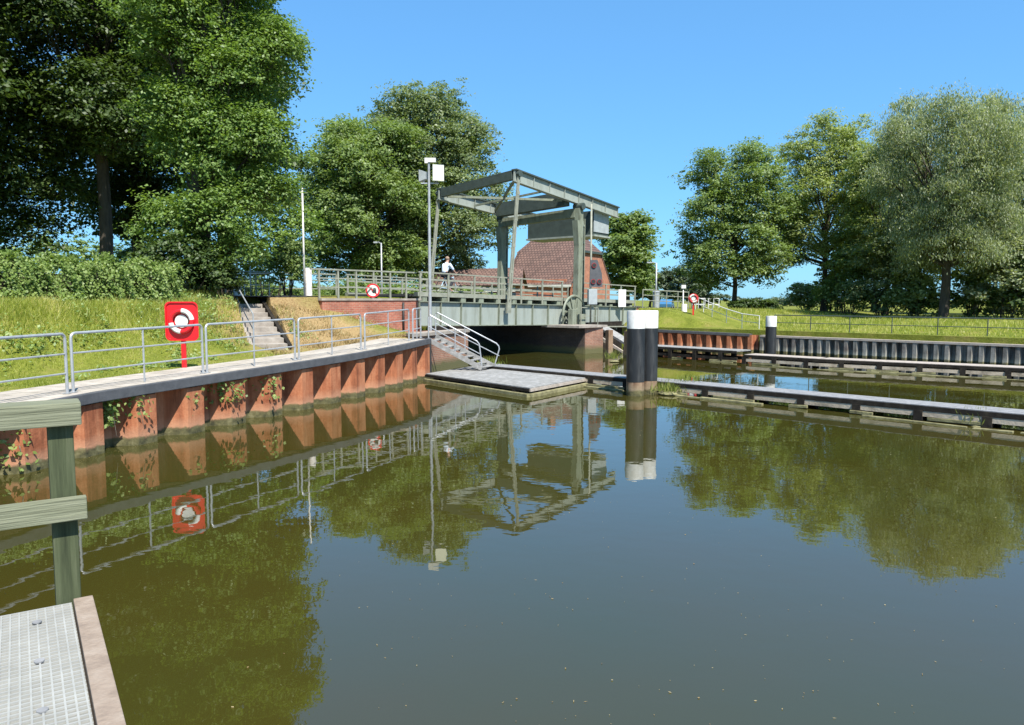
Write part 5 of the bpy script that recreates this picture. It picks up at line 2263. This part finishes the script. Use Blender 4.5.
for a in (0.06, 2.4, 4.8):
    mb.bar((*pp(a, 0.12), ZP - 0.12), (*pp(a, LB), ZP - 0.12), 0.1, 0.16)
mb.build('bearer', 'wood_dark', pf, world=True)

rl = thing('wooden_railing', 'weathered green timber railing in the left foreground', 'railing', (K.x, K.y, ZP))
yaw2 = math.atan2(e2.y, e2.x)
for b in (0.115, 2.4):
    mb = MB()
    p = pp(-0.075, b)
    mb.box((p[0], p[1], ZP + 0.44), (0.122, 0.122, 1.26), yaw2)
    mb.build('post', 'wood_post', rl, world=True, bevel=0.008)
mb = MB()
a, b = pp(-0.06, 0.015), pp(-0.06, LB)
mb.bar((*a, 2.285), (*b, 2.285), 0.20, 0.125)
mb.build('top_rail', 'wood_green', rl, world=True, bevel=0.008)
mb = MB()
a, b = pp(0.028, 0.01), pp(0.028, LB)
mb.bar((*a, 1.765), (*b, 1.765), 0.055, 0.125)
mb.build('mid_rail', 'wood_green', rl, world=True, bevel=0.006)

# ------------------------------------------------------------------ vegetation
gq = 'leafy plants hanging on the sheet pile quay'


def hanging(px, y_top, y_bot, n, wd, label, mat='leaf_hedge'):
    y = y_for_px(px, -0.1)
    p = quay_at(y, -0.10)
    zt = at_y(px, y_top, y).z
    zb = at_y(px, y_bot, y).z
    t = thing('hanging_plant', label, 'plant', (p.x, p.y, zt), group=gq)
    st_ = MB()
    for k in range(7):
        a = random.uniform(-wd, wd) * 0.6
        st_.tube([(a * 0.3, 0.02, 0.02), (a, -0.05, (zb - zt) * 0.5), (a * 1.2, 0.0, (zb - zt) * random.uniform(0.9, 1.5))], [0.012, 0.009, 0.004], 4)
    st_.build('stems', 'bark_pale', t)
    c = np.stack([rng.normal(0, wd * 0.45, n), rng.normal(0, wd * 0.28, n), (zb - zt) * rng.random(n) ** 1.1], 1)
    quads_object('leaves', c, unit(n) * 0.7 + np.array([0.5, -0.5, 0.6]), 0.085 * (0.6 + 0.8 * rng.random(n)), 0.065 * (0.6 + 0.8 * rng.random(n)), rng.random(n), mat, t, None, 0.1)


hanging(104, 398, 425, 300, 0.34, 'leafy plant on the quay wall nearest the green post')
hanging(128, 394, 416, 260, 0.39, 'dark leafy plant between the first two rusty piles right of the green post')
hanging(183, 388, 414, 220, 0.30, 'bushy green plant hanging below the square lifebuoy board')
hanging(221, 381, 402, 340, 0.48, 'broad leafy plant under the coping right of the lifebuoy board')
hanging(262, 374, 398, 340, 0.41, 'ivy tuft under the coping below the stair foot')
hanging(8, 424, 470, 240, 0.34, 'ivy strand on the quay wall left of the green post')
hanging(42, 414, 432, 180, 0.34, 'small leafy tuft under the coping behind the timber railing')

# hedge on top of the left bank
hd = thing('clipped_hedge', 'clipped leafy hedge on top of the left grass bank', 'hedge', (-13.4, 19.5, 2.7))
ha, hbv = Vector((-17.6, 13.4, 0)), Vector((-10.9, 24.2, 0))
hdv = (hbv - ha)
n = 46000
hl = hdv.length
hdn = hdv.normalized()
hn = Vector((hdn.y, -hdn.x, 0))
tq = rng.random(n)
# points near the surface of a box profile
face = rng.random(n)
prof_x = np.where(face < 0.45, 0.62, np.where(face < 0.85, rng.uniform(-0.62, 0.62, n), -0.62))
prof_z = np.where(face < 0.45, rng.uniform(0.0, 1.4, n), np.where(face < 0.85, 1.42, rng.uniform(0, 1.4, n)))
bump = 0.13 * np.sin(tq * 63) + 0.10 * np.sin(tq * 151 + prof_z * 6) + 0.06 * np.sin(tq * 347 + prof_z * 11)
prof_x = prof_x * (0.95 + 0.14 * np.sin(prof_z * 2.2)) + bump * np.where(face < 0.45, 1, 0.3) + rng.normal(0, 0.09, n) - np.abs(rng.normal(0, 0.10, n)) * np.sign(prof_x)
prof_z = prof_z + np.where(face >= 0.45, bump, 0) + rng.normal(0, 0.06, n)
spk = (rng.random(n) < 0.012) & (face > 0.45) & (face < 0.85)
prof_z = np.where(spk, prof_z + rng.random(n) * 0.45, prof_z) - 0.22
H0 = np.array([ha.x - hd.location.x, ha.y - hd.location.y, 0.0])
pos = H0 + np.outer(tq, np.array(hdv)) + np.outer(prof_x, np.array(hn)) + np.outer(prof_z, [0, 0, 1])
nr = unit(n) * 0.7 + np.outer(np.where(face < 0.45, 0.8, 0.1), np.array(hn)) + np.array([0, 0, 0.5])
ctint = 0.5 + 0.5 * np.sin(tq * 97 + prof_z * 5)
quads_object('foliage', pos, nr, 0.085 * (0.6 + 0.8 * rng.random(n)), 0.065 * (0.6 + 0.8 * rng.random(n)), 0.3 * ctint + 0.7 * rng.random(n), 'leaf_hedge', hd, None, 0.12)
mb = MB()
k = 26
for i in range(k):
    q_ = ha.lerp(hbv, (i + 0.5) / k)
    for j in range(2):
        mb.tube([(q_.x, q_.y, 2.6), (q_.x + random.uniform(-.2, .2), q_.y + random.uniform(-.2, .2), 3.5), (q_.x + random.uniform(-.4, .4), q_.y + random.uniform(-.4, .4), 4.0)], [0.035, 0.025, 0.01], 5)
mb.build('stems', 'bark', hd, world=True)
mb = MB()   # solid unseen core added so that no light comes through
mb.prism([(ha.x - hn.x * .3, ha.y - hn.y * .3), (hbv.x - hn.x * .3, hbv.y - hn.y * .3), (hbv.x + hn.x * .3, hbv.y + hn.y * .3), (ha.x + hn.x * .3, ha.y + hn.y * .3)], 2.6, 3.62)
mb.build('inner_core', 'bark', hd, world=True)
# upright shoots and one pale flower spike above the hedge
for px, h in ((5, 0.45), (20, 0.6), (37, 0.65), (43, 0.5), (70, 0.55), (77, 0.5), (118, 0.4), (146, 0.45)):
    u = min(0.99, max(0.02, (px + 40) / 225))
    q_ = ha.lerp(hbv, u)
    n_ = 90
    zz = rng.random(n_)
    c = np.stack([q_.x - hd.location.x + rng.normal(0, 0.07, n_) * (1.2 - zz), q_.y - hd.location.y + rng.normal(0, 0.07, n_) * (1.2 - zz), 1.15 + zz * h], 1)
    quads_object('shoot', c, unit(n_) + np.array([0.3, -0.4, 0.3]), 0.10 * (0.6 + 0.7 * rng.random(n_)), 0.06 * (0.6 + 0.7 * rng.random(n_)), rng.random(n_), 'leaf_hedge', hd, None, 0.1)
q_ = ha.lerp(hbv, (52 + 40) / 225)
mb = MB()
mb.tube([(q_.x, q_.y, 4.0), (q_.x, q_.y, 4.5), (q_.x, q_.y, 4.75), (q_.x + .02, q_.y, 4.98)], [0.03, 0.06, 0.055, 0.012], 8)
mb.build('flower_spike', 'offwhite', hd, world=True)

# left bank trees
gl = 'tall dark trees behind the hedge'


def tz(x, y):
    return gz(x, y) - 0.05


def T(name, label, x, y, R_, z0, z1, k, seed, mat, n, leaf, cr, tr, tt, group=None, shape='round', fat=0.42, cx=0, cy=0, extra=(), **kw):
    b = tz(x, y)
    lob = auto_lobes(cx, cy, z0, z1, R_, k, seed, fat, shape=shape)
    lob += list(extra)
    return tree(name, label, (x, y, b), lob, mat, n, leaf, cr, tr, tt, group, **kw)


T('broadleaf_tree', 'tall sunlit bright green tree above the bank stairs', -11.75, 28.6, 3.45, 1.4, 19, 34, 3, 'leaf_maple', 190000, 0.125, 0.62, 0.34, 3.4, shape='tall', fat=0.40, cx=0.65,
  extra=[(1.6, -0.8, 1.5, 1.1, 1.0, 0.9), (-0.4, -1.2, 1.4, 1.2, 1.0, 0.9), (2.7, -0.2, 3.6, 1.2, 1.2, 1.1), (-0.9, -0.9, 2.6, 1.0, 1.0, 1.0), (0.9, -1.3, 2.6, 1.5, 1.3, 1.3), (2.4, -0.6, 5.5, 1.5, 1.5, 1.4), (2.5, 0, 8.5, 1.6, 1.6, 1.5)])
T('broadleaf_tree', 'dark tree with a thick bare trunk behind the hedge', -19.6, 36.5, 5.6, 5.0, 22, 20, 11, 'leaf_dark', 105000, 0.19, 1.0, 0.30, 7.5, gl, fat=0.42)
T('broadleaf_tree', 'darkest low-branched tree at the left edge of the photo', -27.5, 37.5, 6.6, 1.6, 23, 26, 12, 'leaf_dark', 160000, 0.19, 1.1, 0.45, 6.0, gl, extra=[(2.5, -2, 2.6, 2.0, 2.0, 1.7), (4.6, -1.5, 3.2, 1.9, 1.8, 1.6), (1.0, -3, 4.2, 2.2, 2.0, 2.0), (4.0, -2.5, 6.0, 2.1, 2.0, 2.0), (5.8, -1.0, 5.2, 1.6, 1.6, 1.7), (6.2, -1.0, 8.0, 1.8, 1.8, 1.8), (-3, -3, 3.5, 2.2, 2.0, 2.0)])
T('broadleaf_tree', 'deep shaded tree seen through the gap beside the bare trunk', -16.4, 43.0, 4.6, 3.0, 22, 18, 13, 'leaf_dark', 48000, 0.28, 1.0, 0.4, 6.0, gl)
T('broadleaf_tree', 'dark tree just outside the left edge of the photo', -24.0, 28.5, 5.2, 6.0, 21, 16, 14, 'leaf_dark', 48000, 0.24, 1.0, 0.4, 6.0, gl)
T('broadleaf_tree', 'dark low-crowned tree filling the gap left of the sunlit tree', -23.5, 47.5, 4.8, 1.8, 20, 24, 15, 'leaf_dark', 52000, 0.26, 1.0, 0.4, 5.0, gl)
# shrubs between stairs and wing wall
def B(px, pyb, y, lobes, mat, n, leaf, cr, label, group=None, **kw):
    p = at_y(px, pyb, y)
    z = gz(p.x, y)
    return bush('shrub', label, (p.x, y, z - 0.05), lobes, mat, n, leaf, cr, group, **kw)


B(289, 303, 32.5, [(0, 0, 1.0, 1.0, 0.9, 0.95), (0.3, 0, 1.8, 0.75, 0.7, 0.8), (-0.4, 0.1, 1.5, 0.7, 0.7, 0.7)], 'leaf_lime', 7000, 0.12, 0.35, 'rounded dark green shrub left of the white bollard by the wing wall')
B(262, 300, 40, [(-1.2, 0, 1.6, 1.8, 1.5, 1.5), (0.8, 0, 2.3, 1.7, 1.5, 1.8), (2.0, 0.4, 3.2, 1.4, 1.4, 1.6), (0, 0, 4.0, 1.5, 1.5, 1.6)], 'leaf_maple', 12000, 0.18, 0.6, 'taller light green shrub behind the stair top rails')
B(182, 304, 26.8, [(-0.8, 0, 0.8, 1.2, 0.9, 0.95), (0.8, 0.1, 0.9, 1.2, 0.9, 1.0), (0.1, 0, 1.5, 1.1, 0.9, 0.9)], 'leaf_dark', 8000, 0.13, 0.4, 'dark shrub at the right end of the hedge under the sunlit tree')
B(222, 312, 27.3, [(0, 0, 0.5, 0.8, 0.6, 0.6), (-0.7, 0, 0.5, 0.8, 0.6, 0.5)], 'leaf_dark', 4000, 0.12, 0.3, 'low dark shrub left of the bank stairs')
B(330, 300, 50, [(-2, 0, 1.0, 1.8, 1.2, 1.0), (1, 0, 1.2, 2.0, 1.2, 1.2), (4, 0, 1.0, 2.0, 1.2, 1.0), (7, 0, 0.9, 2.0, 1.2, 1.0)], 'leaf_lime', 9000, 0.2, 0.5, 'low bushes behind the approach rails under the lime tree')

gsb = 'bushes behind the bridge approach'
for px, y, k_, h_, lab in ((228, 62, 3.4, 3.0, 'bush behind the approach seen left of the stair lamp'), (262, 66, 3.2, 2.6, 'bush behind the approach between stair lamp and rounded shrub'),
                      (316, 64, 3.0, 2.2, 'bush behind the approach just right of the white wing wall bollard'), (360, 58, 3.2, 2.4, 'bush behind the approach above the prohibition sign'),
                      (405, 60, 3.0, 2.4, 'bush behind the approach left of the floodlight mast'), (462, 66, 3.2, 1.9, 'bush behind the bridge left of the outbuilding roof'),
                      (196, 56, 3.2, 3.2, 'bush behind the approach left of the stair top bollard'), (120, 58, 4.5, 4.2, 'bush far behind the hedge below the bare trunk'), (50, 60, 5, 5.0, 'bush far behind the hedge at the left')):
    p = at_y(px, 300, y)
    bush('shrub', lab, (p.x, y, gz(p.x, y) - 0.1), [(-k_ * .5, 0, h_ * .45, k_ * .5, 1.6, h_ * .5), (k_ * .4, 0, h_ * .5, k_ * .5, 1.6, h_ * .55), (0, 0.2, h_ * .75, k_ * .4, 1.4, h_ * .4)], 'leaf_lime', 5200, 0.26, 0.6, gsb)

# the pair behind the bridge
T('lime_tree', 'broad bright green tree behind the bridge approach, front of the pair', -13.2, 70, 7.0, 1.3, 17.6, 36, 21, 'leaf_lime', 125000, 0.25, 1.1, 0.5, 4.0, fat=0.36)
T('lime_tree', 'larger dull green tree behind the bridge approach, back of the pair', -8.4, 76, 8.2, 1.4, 21.8, 42, 22, 'leaf_dull', 140000, 0.25, 1.05, 0.55, 5.0, fat=0.33)
T('broadleaf_tree', 'mid green tree right of the brick house roof', 15.0, 98, 3.9, 1.0, 13.0, 14, 23, 'leaf_lime', 28800, 0.4, 1.1, 0.3, 3.0, fat=0.45)
gr = 'small far trees beyond the lamp post'
for i, (px, y, top, lab) in enumerate(((650, 130, 268, 'far dark tree nearest the house tree'), (668, 150, 272, 'lowest far tree behind the blue car'), (683, 140, 267, 'far dark tree beside the lamp mast bollard'), (700, 128, 272, 'far tree half hidden by the first tree of the right row'))):
    p = at_y(px, 300, y)
    h = at_y(px, top, y).z - 1.6
    T('far_tree', lab, p.x, y, 2.6, 0.6, h, 8, 30 + i, 'leaf_pine', 5000, 0.55, 1.0, 0.2, 2.0, gr, fat=0.5)

# right row
rr_ = 'row of trees on the right bank'
T('alder_tree', 'dark spreading tree at the left end of the right row', 20.5, 69.5, 5.5, 1.2, 15.3, 38, 41, 'leaf_lime', 78000, 0.22, 0.9, 0.22, 4.0, rr_, shape='round', fat=0.33,
  extra=[(-3.4, 0, 3.8, 1.6, 1.5, 1.2), (-3.9, 0, 6.6, 1.5, 1.5, 1.2), (3.9, 0, 4.6, 1.7, 1.4, 1.3), (-2.6, -1, 2.4, 1.4, 1.2, 1.0), (4.2, 0, 7.5, 1.5, 1.4, 1.3), (-1.2, -1.5, 3.4, 1.3, 1.2, 1.0), (3.0, -1, 3.2, 1.2, 1.2, 0.9), (5.3, 0, 4.2, 1.2, 1.2, 0.9)])
T('ash_tree', 'tall loose yellow-green tree second in the right row', 29.8, 72.0, 6.2, 3.2, 18.2, 42, 42, 'leaf_ash', 72000, 0.21, 0.85, 0.26, 5.0, rr_, shape='round', fat=0.28,
  extra=[(-3.0, 0, 6.0, 1.7, 1.6, 1.4), (3.0, -1, 5.0, 1.8, 1.6, 1.6), (1.2, -1.5, 7.5, 1.8, 1.6, 1.6), (-2.6, 0, 9.5, 1.7, 1.6, 1.6), (3.6, 0, 9.0, 1.8, 1.6, 1.6)])
T('ash_tree', 'slim olive tree between the yellow-green tree and the big willow', 31.8, 64.0, 4.5, 1.4, 15.4, 30, 43, 'leaf_ash', 42000, 0.20, 0.8, 0.22, 5.0, rr_, shape='tall', fat=0.33)
T('willow_tree', 'big silvery willow with a forked dark trunk on the right', 31.3, 54.5, 6.2, 2.2, 15.9, 44, 44, 'leaf_willow', 130000, 0.21, 0.85, 0.32, 4.8, rr_, shape='spread', fat=0.26, slim=0.28, droop=0.35, flat=0.9)
T('willow_tree', 'silvery willow cut by the right edge of the photo', 40.4, 57.0, 5.2, 1.6, 15.9, 30, 45, 'leaf_willow', 76000, 0.21, 0.85, 0.28, 5.0, rr_, shape='spread', fat=0.30, slim=0.30, droop=0.35, flat=0.9)
T('alder_tree', 'dark tree filling the row behind the slim tree', 38.5, 80.0, 5.2, 1.6, 15.0, 24, 46, 'leaf_lime', 42000, 0.25, 1.0, 0.26, 4.0, rr_, shape='round', fat=0.36)
T('ash_tree', 'pale tree behind and between the two willows', 43.0, 70.0, 5.0, 1.6, 14.5, 24, 47, 'leaf_ash', 42000, 0.24, 1.0, 0.26, 4.0, rr_, shape='round', fat=0.36)
gu = 'undergrowth shrubs below the right row'
for i, (px, y, wd, h, mat, lab) in enumerate((
        (806, 78, 2.6, 3.0, 'leaf_ash', 'yellowish shrub in the sky gap below the second tree of the right row'),
        (834, 72, 2.4, 5.0, 'leaf_lime', 'bushy green shrub right at the foot of the second tree of the right row'),
        (848, 66, 2.8, 7.6, 'leaf_lime', 'tall dark shrub between the ash trunk and the slim tree'),
        (882, 61, 2.9, 7.8, 'leaf_dull', 'tall dark shrub left of the willow trunk'),
        (914, 58.5, 2.2, 5.2, 'leaf_ash', 'light green shrub just left of the willow trunk'),
        (972, 56, 2.0, 4.6, 'leaf_lime', 'dark shrub just right of the willow trunk'),
        (1006, 53, 2.6, 6.6, 'leaf_willow', 'pale silvery shrub at the right edge below the willows'),
        (1040, 52, 3.0, 5.5, 'leaf_dark', 'dark shrub cut by the right edge of the photo'))):
    p = at_y(px, 310, y)
    lob = []
    for j in range(7):
        a = j * 2.4
        q_ = (j + 0.5) / 7
        r_ = wd * (0.62 - 0.25 * q_)
        lob.append((math.cos(a) * wd * 0.45 * (1 - 0.5 * q_), math.sin(a) * wd * 0.4, 0.5 + q_ * (h - 1.0), r_, r_, r_ * 0.8))
    bush('shrub', lab, (p.x, y, gz(p.x, y) - 0.1), lob, mat, 9000 if h > 5 else 5000, 0.26, 0.75, gu)
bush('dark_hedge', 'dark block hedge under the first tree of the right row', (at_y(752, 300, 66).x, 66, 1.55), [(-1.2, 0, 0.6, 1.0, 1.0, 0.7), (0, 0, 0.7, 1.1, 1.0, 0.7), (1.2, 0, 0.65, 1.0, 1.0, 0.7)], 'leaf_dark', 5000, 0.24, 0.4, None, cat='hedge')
# low field hedge at the horizon
gh = 'field bushes on the horizon'
for i, (px, y, w_, h, lab) in enumerate(((775, 150, 5, 1.7, 'left low bush on the horizon in the sky gap'), (793, 170, 6, 1.4, 'middle low bush on the horizon in the sky gap'), (720, 160, 8, 2.5, 'field bush on the horizon behind the white gates'))):
    p = at_y(px, 300, y)
    bush('field_bush', lab, (p.x, y, 1.45), [(-w_ * .5, 0, h * .45, w_ * .4, 2, h * .55), (0, 0, h * .5, w_ * .4, 2, h * .6), (w_ * .5, 0, h * .4, w_ * .4, 2, h * .5)], 'leaf_pine', 2500, 0.5, 0.8, gh)

# ------------------------------------------------------------------ grass
def blades(name, pts, hgt, wid, mat, lean=0.35, parent=None):
    n = len(pts)
    X, Y = pts[:, 0], pts[:, 1]
    Z = ground_z(X, Y) - 0.03
    a = rng.uniform(0, 2 * math.pi, n)
    h = hgt * (0.55 + 0.9 * rng.random(n))
    w = wid * (0.6 + 0.8 * rng.random(n))
    h = np.where(rng.random(n) < 0.04, h * 1.7, h)
    b0 = np.stack([X, Y, Z], 1)
    s = np.stack([np.cos(a), np.sin(a), np.zeros(n)], 1)
    l = np.stack([rng.normal(0, lean, n), rng.normal(0, lean, n), np.ones(n)], 1)
    v = np.empty((n, 3, 3), dtype=np.float32)
    v[:, 0] = b0 - s * w[:, None] / 2
    v[:, 1] = b0 + s * w[:, None] / 2
    v[:, 2] = b0 + l * h[:, None]
    me = bpy.data.meshes.new(name)
    me.vertices.add(n * 3)
    me.vertices.foreach_set('co', v.ravel())
    me.loops.add(n * 3)
    me.loops.foreach_set('vertex_index', np.arange(n * 3, dtype=np.int32))
    me.polygons.add(n)
    me.polygons.foreach_set('loop_start', np.arange(0, n * 3, 3, dtype=np.int32))
    tint = 0.25 + 0.20 * np.sin(X * 1.1 + 2) * np.sin(Y * 0.9) + 0.16 * np.sin(X * 3.1 + Y * 2.3) + 0.75 * rng.random(n) ** 2 + 0.5 * np.exp(-((X + 12.3) ** 2 + (Y - 19.6) ** 2 * 0.5) / 0.7)
    at_ = me.attributes.new('tint', 'FLOAT', 'POINT')
    at_.data.foreach_set('value', np.repeat(tint, 3).astype(np.float32))
    me.update(calc_edges=True)
    me.materials.append(M[mat])
    o = bpy.data.objects.new(name, me)
    COL.objects.link(o)
    if parent:
        o.parent = parent
    return o


n = 330000
X = rng.uniform(-20, -5.5, n)
Y = rng.uniform(8.5, 27.5, n)
d, qy = polydist(QUAY, X, Y)
lside = X < np.interp(Y, QUAY[:, 1], QUAY[:, 0])
dry = np.exp(-((X + 7.0) ** 2 + (Y - 26.0) ** 2) / 14.0)
# keep clear of the stairs
sx = (X - s0.x) * sd.x + (Y - s0.y) * sd.y
sy = np.abs((X - s0.x) * sn.x + (Y - s0.y) * sn.y)
keep = lside & (d > 1.5 - 0.22 * rng.random(n) ** 2) & (d < 8.5) & ((sy > 0.72) | (sx < -0.4)) & (rng.random(n) > dry * 1.15)
X, Y, d = X[keep], Y[keep], d[keep]
patch = np.sin(X * 2.1 + Y * 0.7) * np.sin(Y * 1.7 - X * 0.6)
hh = np.where(d < 3.0, 0.06 + 0.03 * patch, 0.09 + 0.13 * smooth((d - 3.0) / 2.5) * (0.7 + 0.3 * patch))
go = blades('bank_grass', np.stack([X, Y], 1), hh, 0.022, 'blade')
tag(go, 'green grass growing longer up the left bank towards the hedge', 'grass', kind='stuff')

nc = 260
cx_ = rng.uniform(-17, -7, nc)
cy_ = rng.uniform(10, 26, nc)
dq, _ = polydist(QUAY, cx_, cy_)
ls = (cx_ < np.interp(cy_, QUAY[:, 1], QUAY[:, 0])) & (dq > 2.0) & (dq < 6.6)
cx_, cy_, dq = cx_[ls], cy_[ls], dq[ls]
idx = np.repeat(np.arange(len(cx_)), 46)
n = len(idx)
X = cx_[idx] + rng.normal(0, 0.16, n)
Y = cy_[idx] + rng.normal(0, 0.16, n)
hgt_ = np.where(dq[idx] > 3.4, 0.34, 0.10) * rng.random(n)
sx = (X - s0.x) * sd.x + (Y - s0.y) * sd.y
sy = np.abs((X - s0.x) * sn.x + (Y - s0.y) * sn.y)
k_ = (sy > 0.8) | (sx < -0.4)
c = np.stack([X, Y, ground_z(X, Y) + 0.02 + hgt_], 1)[k_]
n = len(c)
wo = quads_object('bank_weeds', c, unit(n) * 0.6 + np.array([0, -0.3, 0.8]), 0.085 * (0.5 + rng.random(n)), 0.05 * (0.5 + rng.random(n)), rng.random(n), 'leaf_hedge', None)
tag(wo, 'broad-leaved weeds scattered through the left bank grass', 'weeds', kind='stuff')

n = 60000
X = rng.uniform(-12, -3, n)
Y = rng.uniform(21, 32, n)
d, qy = polydist(QUAY, X, Y)
lside = X < np.interp(Y, QUAY[:, 1], QUAY[:, 0])
dry = np.exp(-((X + 7.0) ** 2 + (Y - 26.5) ** 2) / 16.0)
sx = (X - s0.x) * sd.x + (Y - s0.y) * sd.y
sy = np.abs((X - s0.x) * sn.x + (Y - s0.y) * sn.y)
byy = (X - B0.x) * BY.x + (Y - B0.y) * BY.y
keep = lside & (d > 1.4) & (byy < -0.05) & ((sy > 0.70) | (sx < -0.4) | (sx > Ls)) & (rng.random(n) < dry * (0.45 + 0.55 * np.sin(X * 2.7) * np.sin(Y * 2.1 + X)))
do_ = blades('dry_grass', np.stack([X[keep], Y[keep]], 1), 0.13, 0.028, 'straw', 0.6)
tag(do_, 'withered straw-coloured turf on the bank below the brick wing wall', 'grass', kind='stuff')

n = 90000
X = rng.uniform(8, 46, n)
Y = rng.uniform(20, 72, n)
d2, _ = polydist(RBANK, X, Y)
inw = np.array([inside(WATER_POLY, a, b) for a, b in zip(X, Y)])
keep = (~inw) & (d2 < 26) & (d2 > 0.3)
bxx = (X - B0.x) * BX.x + (Y - B0.y) * BX.y
byy = (X - B0.x) * BY.x + (Y - B0.y) * BY.y
keep &= ~((np.abs(byy - 2.6) < 2.6) & (bxx > 9))
keep &= ~((byy > -0.2) & (byy < 6) & (bxx < 19))
X, Y, d2 = X[keep], Y[keep], d2[keep]
lawn = (X < 14.5)
hh = np.where(lawn, 0.05, 0.09 + 0.16 * smooth((d2 - 1) / 5) * (0.6 + 0.4 * np.sin(X * 1.3) * np.sin(Y)))
go = blades('meadow_grass', np.stack([X, Y], 1), hh, 0.05, 'blade')
tag(go, 'rough green meadow grass under the trees on the right bank', 'grass', kind='stuff')

# weeds on the jetty and stage
gt = 'weed tufts on the jetties'


def tuft(px, py, z, y_, r_, n_, h_, label):
    p = at_y(px, py, y_)
    t = thing('weed_tuft', label, 'plant', (p.x, y_, z), group=gt)
    a = rng.normal(0, r_, n_)
    b = rng.normal(0, r_ * 0.7, n_)
    hgt = h_ * (0.4 + 0.8 * rng.random(n_))
    c = np.stack([a, b, hgt * 0.5], 1)
    al_ = np.stack([rng.normal(0, 0.35, n_), rng.normal(0, 0.35, n_), np.ones(n_)], 1)
    nr_ = unit(n_) * np.array([1, 1, 0.2]) + np.array([0, -0.4, 0])
    quads_object('blades', c, nr_, hgt, 0.02 + 0.012 * rng.random(n_), rng.random(n_), 'weed', t, al_)
    m2_ = MB()
    m2_.ball((0, 0, -0.06), r_ * 1.2, 0.25, 2)
    m2_.build('root_mat', 'moss', t)


tuft(670, 388, 0.10, 22.9, 0.30, 420, 0.30, 'thick grassy tuft on the jetty right of the paired piles')
tuft(662, 386, 0.10, 23.4, 0.22, 240, 0.35, 'grassy tuft touching the right pile of the pair')
tuft(689, 380, 0.38, 23.2, 0.2, 120, 0.22, 'thin grassy tuft on the jetty deck edge right of the thick tuft')
tuft(490, 364, 0.27, 29.6, 0.25, 160, 0.40, 'weed tuft at the foot of the gangway')
tuft(980, 424, 0.05, 17.2, 0.22, 90, 0.38, 'pale weed tuft on the near jetty fender at the far right')
tuft(888, 408, 0.05, 19.2, 0.12, 40, 0.2, 'small weed tuft on the near jetty fender left of the pale one')
tuft(614, 370, 0.1, 35.0, 0.2, 80, 0.5, 'weed tuft standing in the water beside the timber fender')

# specks floating on the water
n = 480
X = rng.uniform(-3, 7, n)
Y = 4.2 + 14 * rng.random(n) ** 1.8
X = X * (0.4 + Y / 18)
keep = np.array([inside(WATER_POLY, a, b) for a, b in zip(X, Y)])
c = np.stack([X, Y, np.full(n, 0.006)], 1)[keep]
ex = []
for k_ in range(900):
    q_ = quay_at(rng.uniform(9, 27.5), -0.36 - abs(rng.normal(0, 0.18)))
    ex.append((q_.x, q_.y, 0.006))
for k_ in range(500):
    t_ = rng.random()
    ex.append((-1.0 + 12.3 * t_ - 0.7 * abs(rng.normal(0.1, 0.35)), 28.9 - 12.4 * t_ - 0.7 * abs(rng.normal(0.1, 0.35)), 0.006))
c = np.concatenate([c, np.array(ex)])
m_ = len(c)
fo = quads_object('floating_debris', c, np.tile([0, 0, 1.0], (m_, 1)) + rng.normal(0, 0.05, (m_, 3)), 0.009 + 0.028 * rng.random(m_) ** 4, 0.007 + 0.016 * rng.random(m_) ** 4, rng.random(m_), 'straw', None)
tag(fo, 'pale leaf specks and seeds floating on the dark water', 'floating debris', kind='stuff')

# ------------------------------------------------------------------ light
SUN_AZ = math.atan2(0.43, -0.90)     # measured from +Y towards +X
SUN_EL = R(56)
sun = bpy.data.lights.new('sun', 'SUN')
sun.energy = 4.8
sun.angle = R(0.53)
sun.color = (1.0, 0.96, 0.89)
so = bpy.data.objects.new('sun', sun)
COL.objects.link(so)
dv = Vector((math.sin(SUN_AZ) * math.cos(SUN_EL), math.cos(SUN_AZ) * math.cos(SUN_EL), math.sin(SUN_EL)))
so.rotation_euler = dv.to_track_quat('Z', 'Y').to_euler()
so.location = (20, -30, 40)
w = bpy.data.worlds.new('World')
S.world = w
w.use_nodes = True
nt = w.node_tree
sky = nt.nodes.new('ShaderNodeTexSky')
sky.sky_type = 'NISHITA'
sky.sun_disc = False
sky.sun_elevation = SUN_EL
sky.sun_rotation = SUN_AZ
sky.air_density = 1.0
sky.dust_density = 0.3
sky.ozone_density = 3.0
gm = nt.nodes.new('ShaderNodeGamma')
gm.inputs[1].default_value = 0.5
hs = nt.nodes.new('ShaderNodeHueSaturation')
hs.inputs['Saturation'].default_value = 1.12
tn = N(nt, 'ShaderNodeMix', data_type='RGBA', blend_type='MULTIPLY')
tn.inputs[0].default_value = 1.0
tn.inputs[7].default_value = (0.53, 1.07, 1.58, 1)
nt.links.new(sky.outputs[0], gm.inputs[0])
nt.links.new(gm.outputs[0], hs.inputs['Color'])
nt.links.new(hs.outputs[0], tn.inputs[6])
nt.links.new(tn.outputs[2], nt.nodes['Background'].inputs[0])
nt.nodes['Background'].inputs[1].default_value = 0.15
S.view_settings.view_transform = 'Standard'
S.view_settings.look = 'None'
S.view_settings.exposure = 1.0
S.view_settings.gamma = 1.0
S.render.engine = 'CYCLES'
S.cycles.max_bounces = 8
S.cycles.diffuse_bounces = 5
S.cycles.glossy_bounces = 4
S.cycles.transmission_bounces = 5
S.cycles.transparent_max_bounces = 4
S.render.resolution_x = 1024
S.render.resolution_y = 725
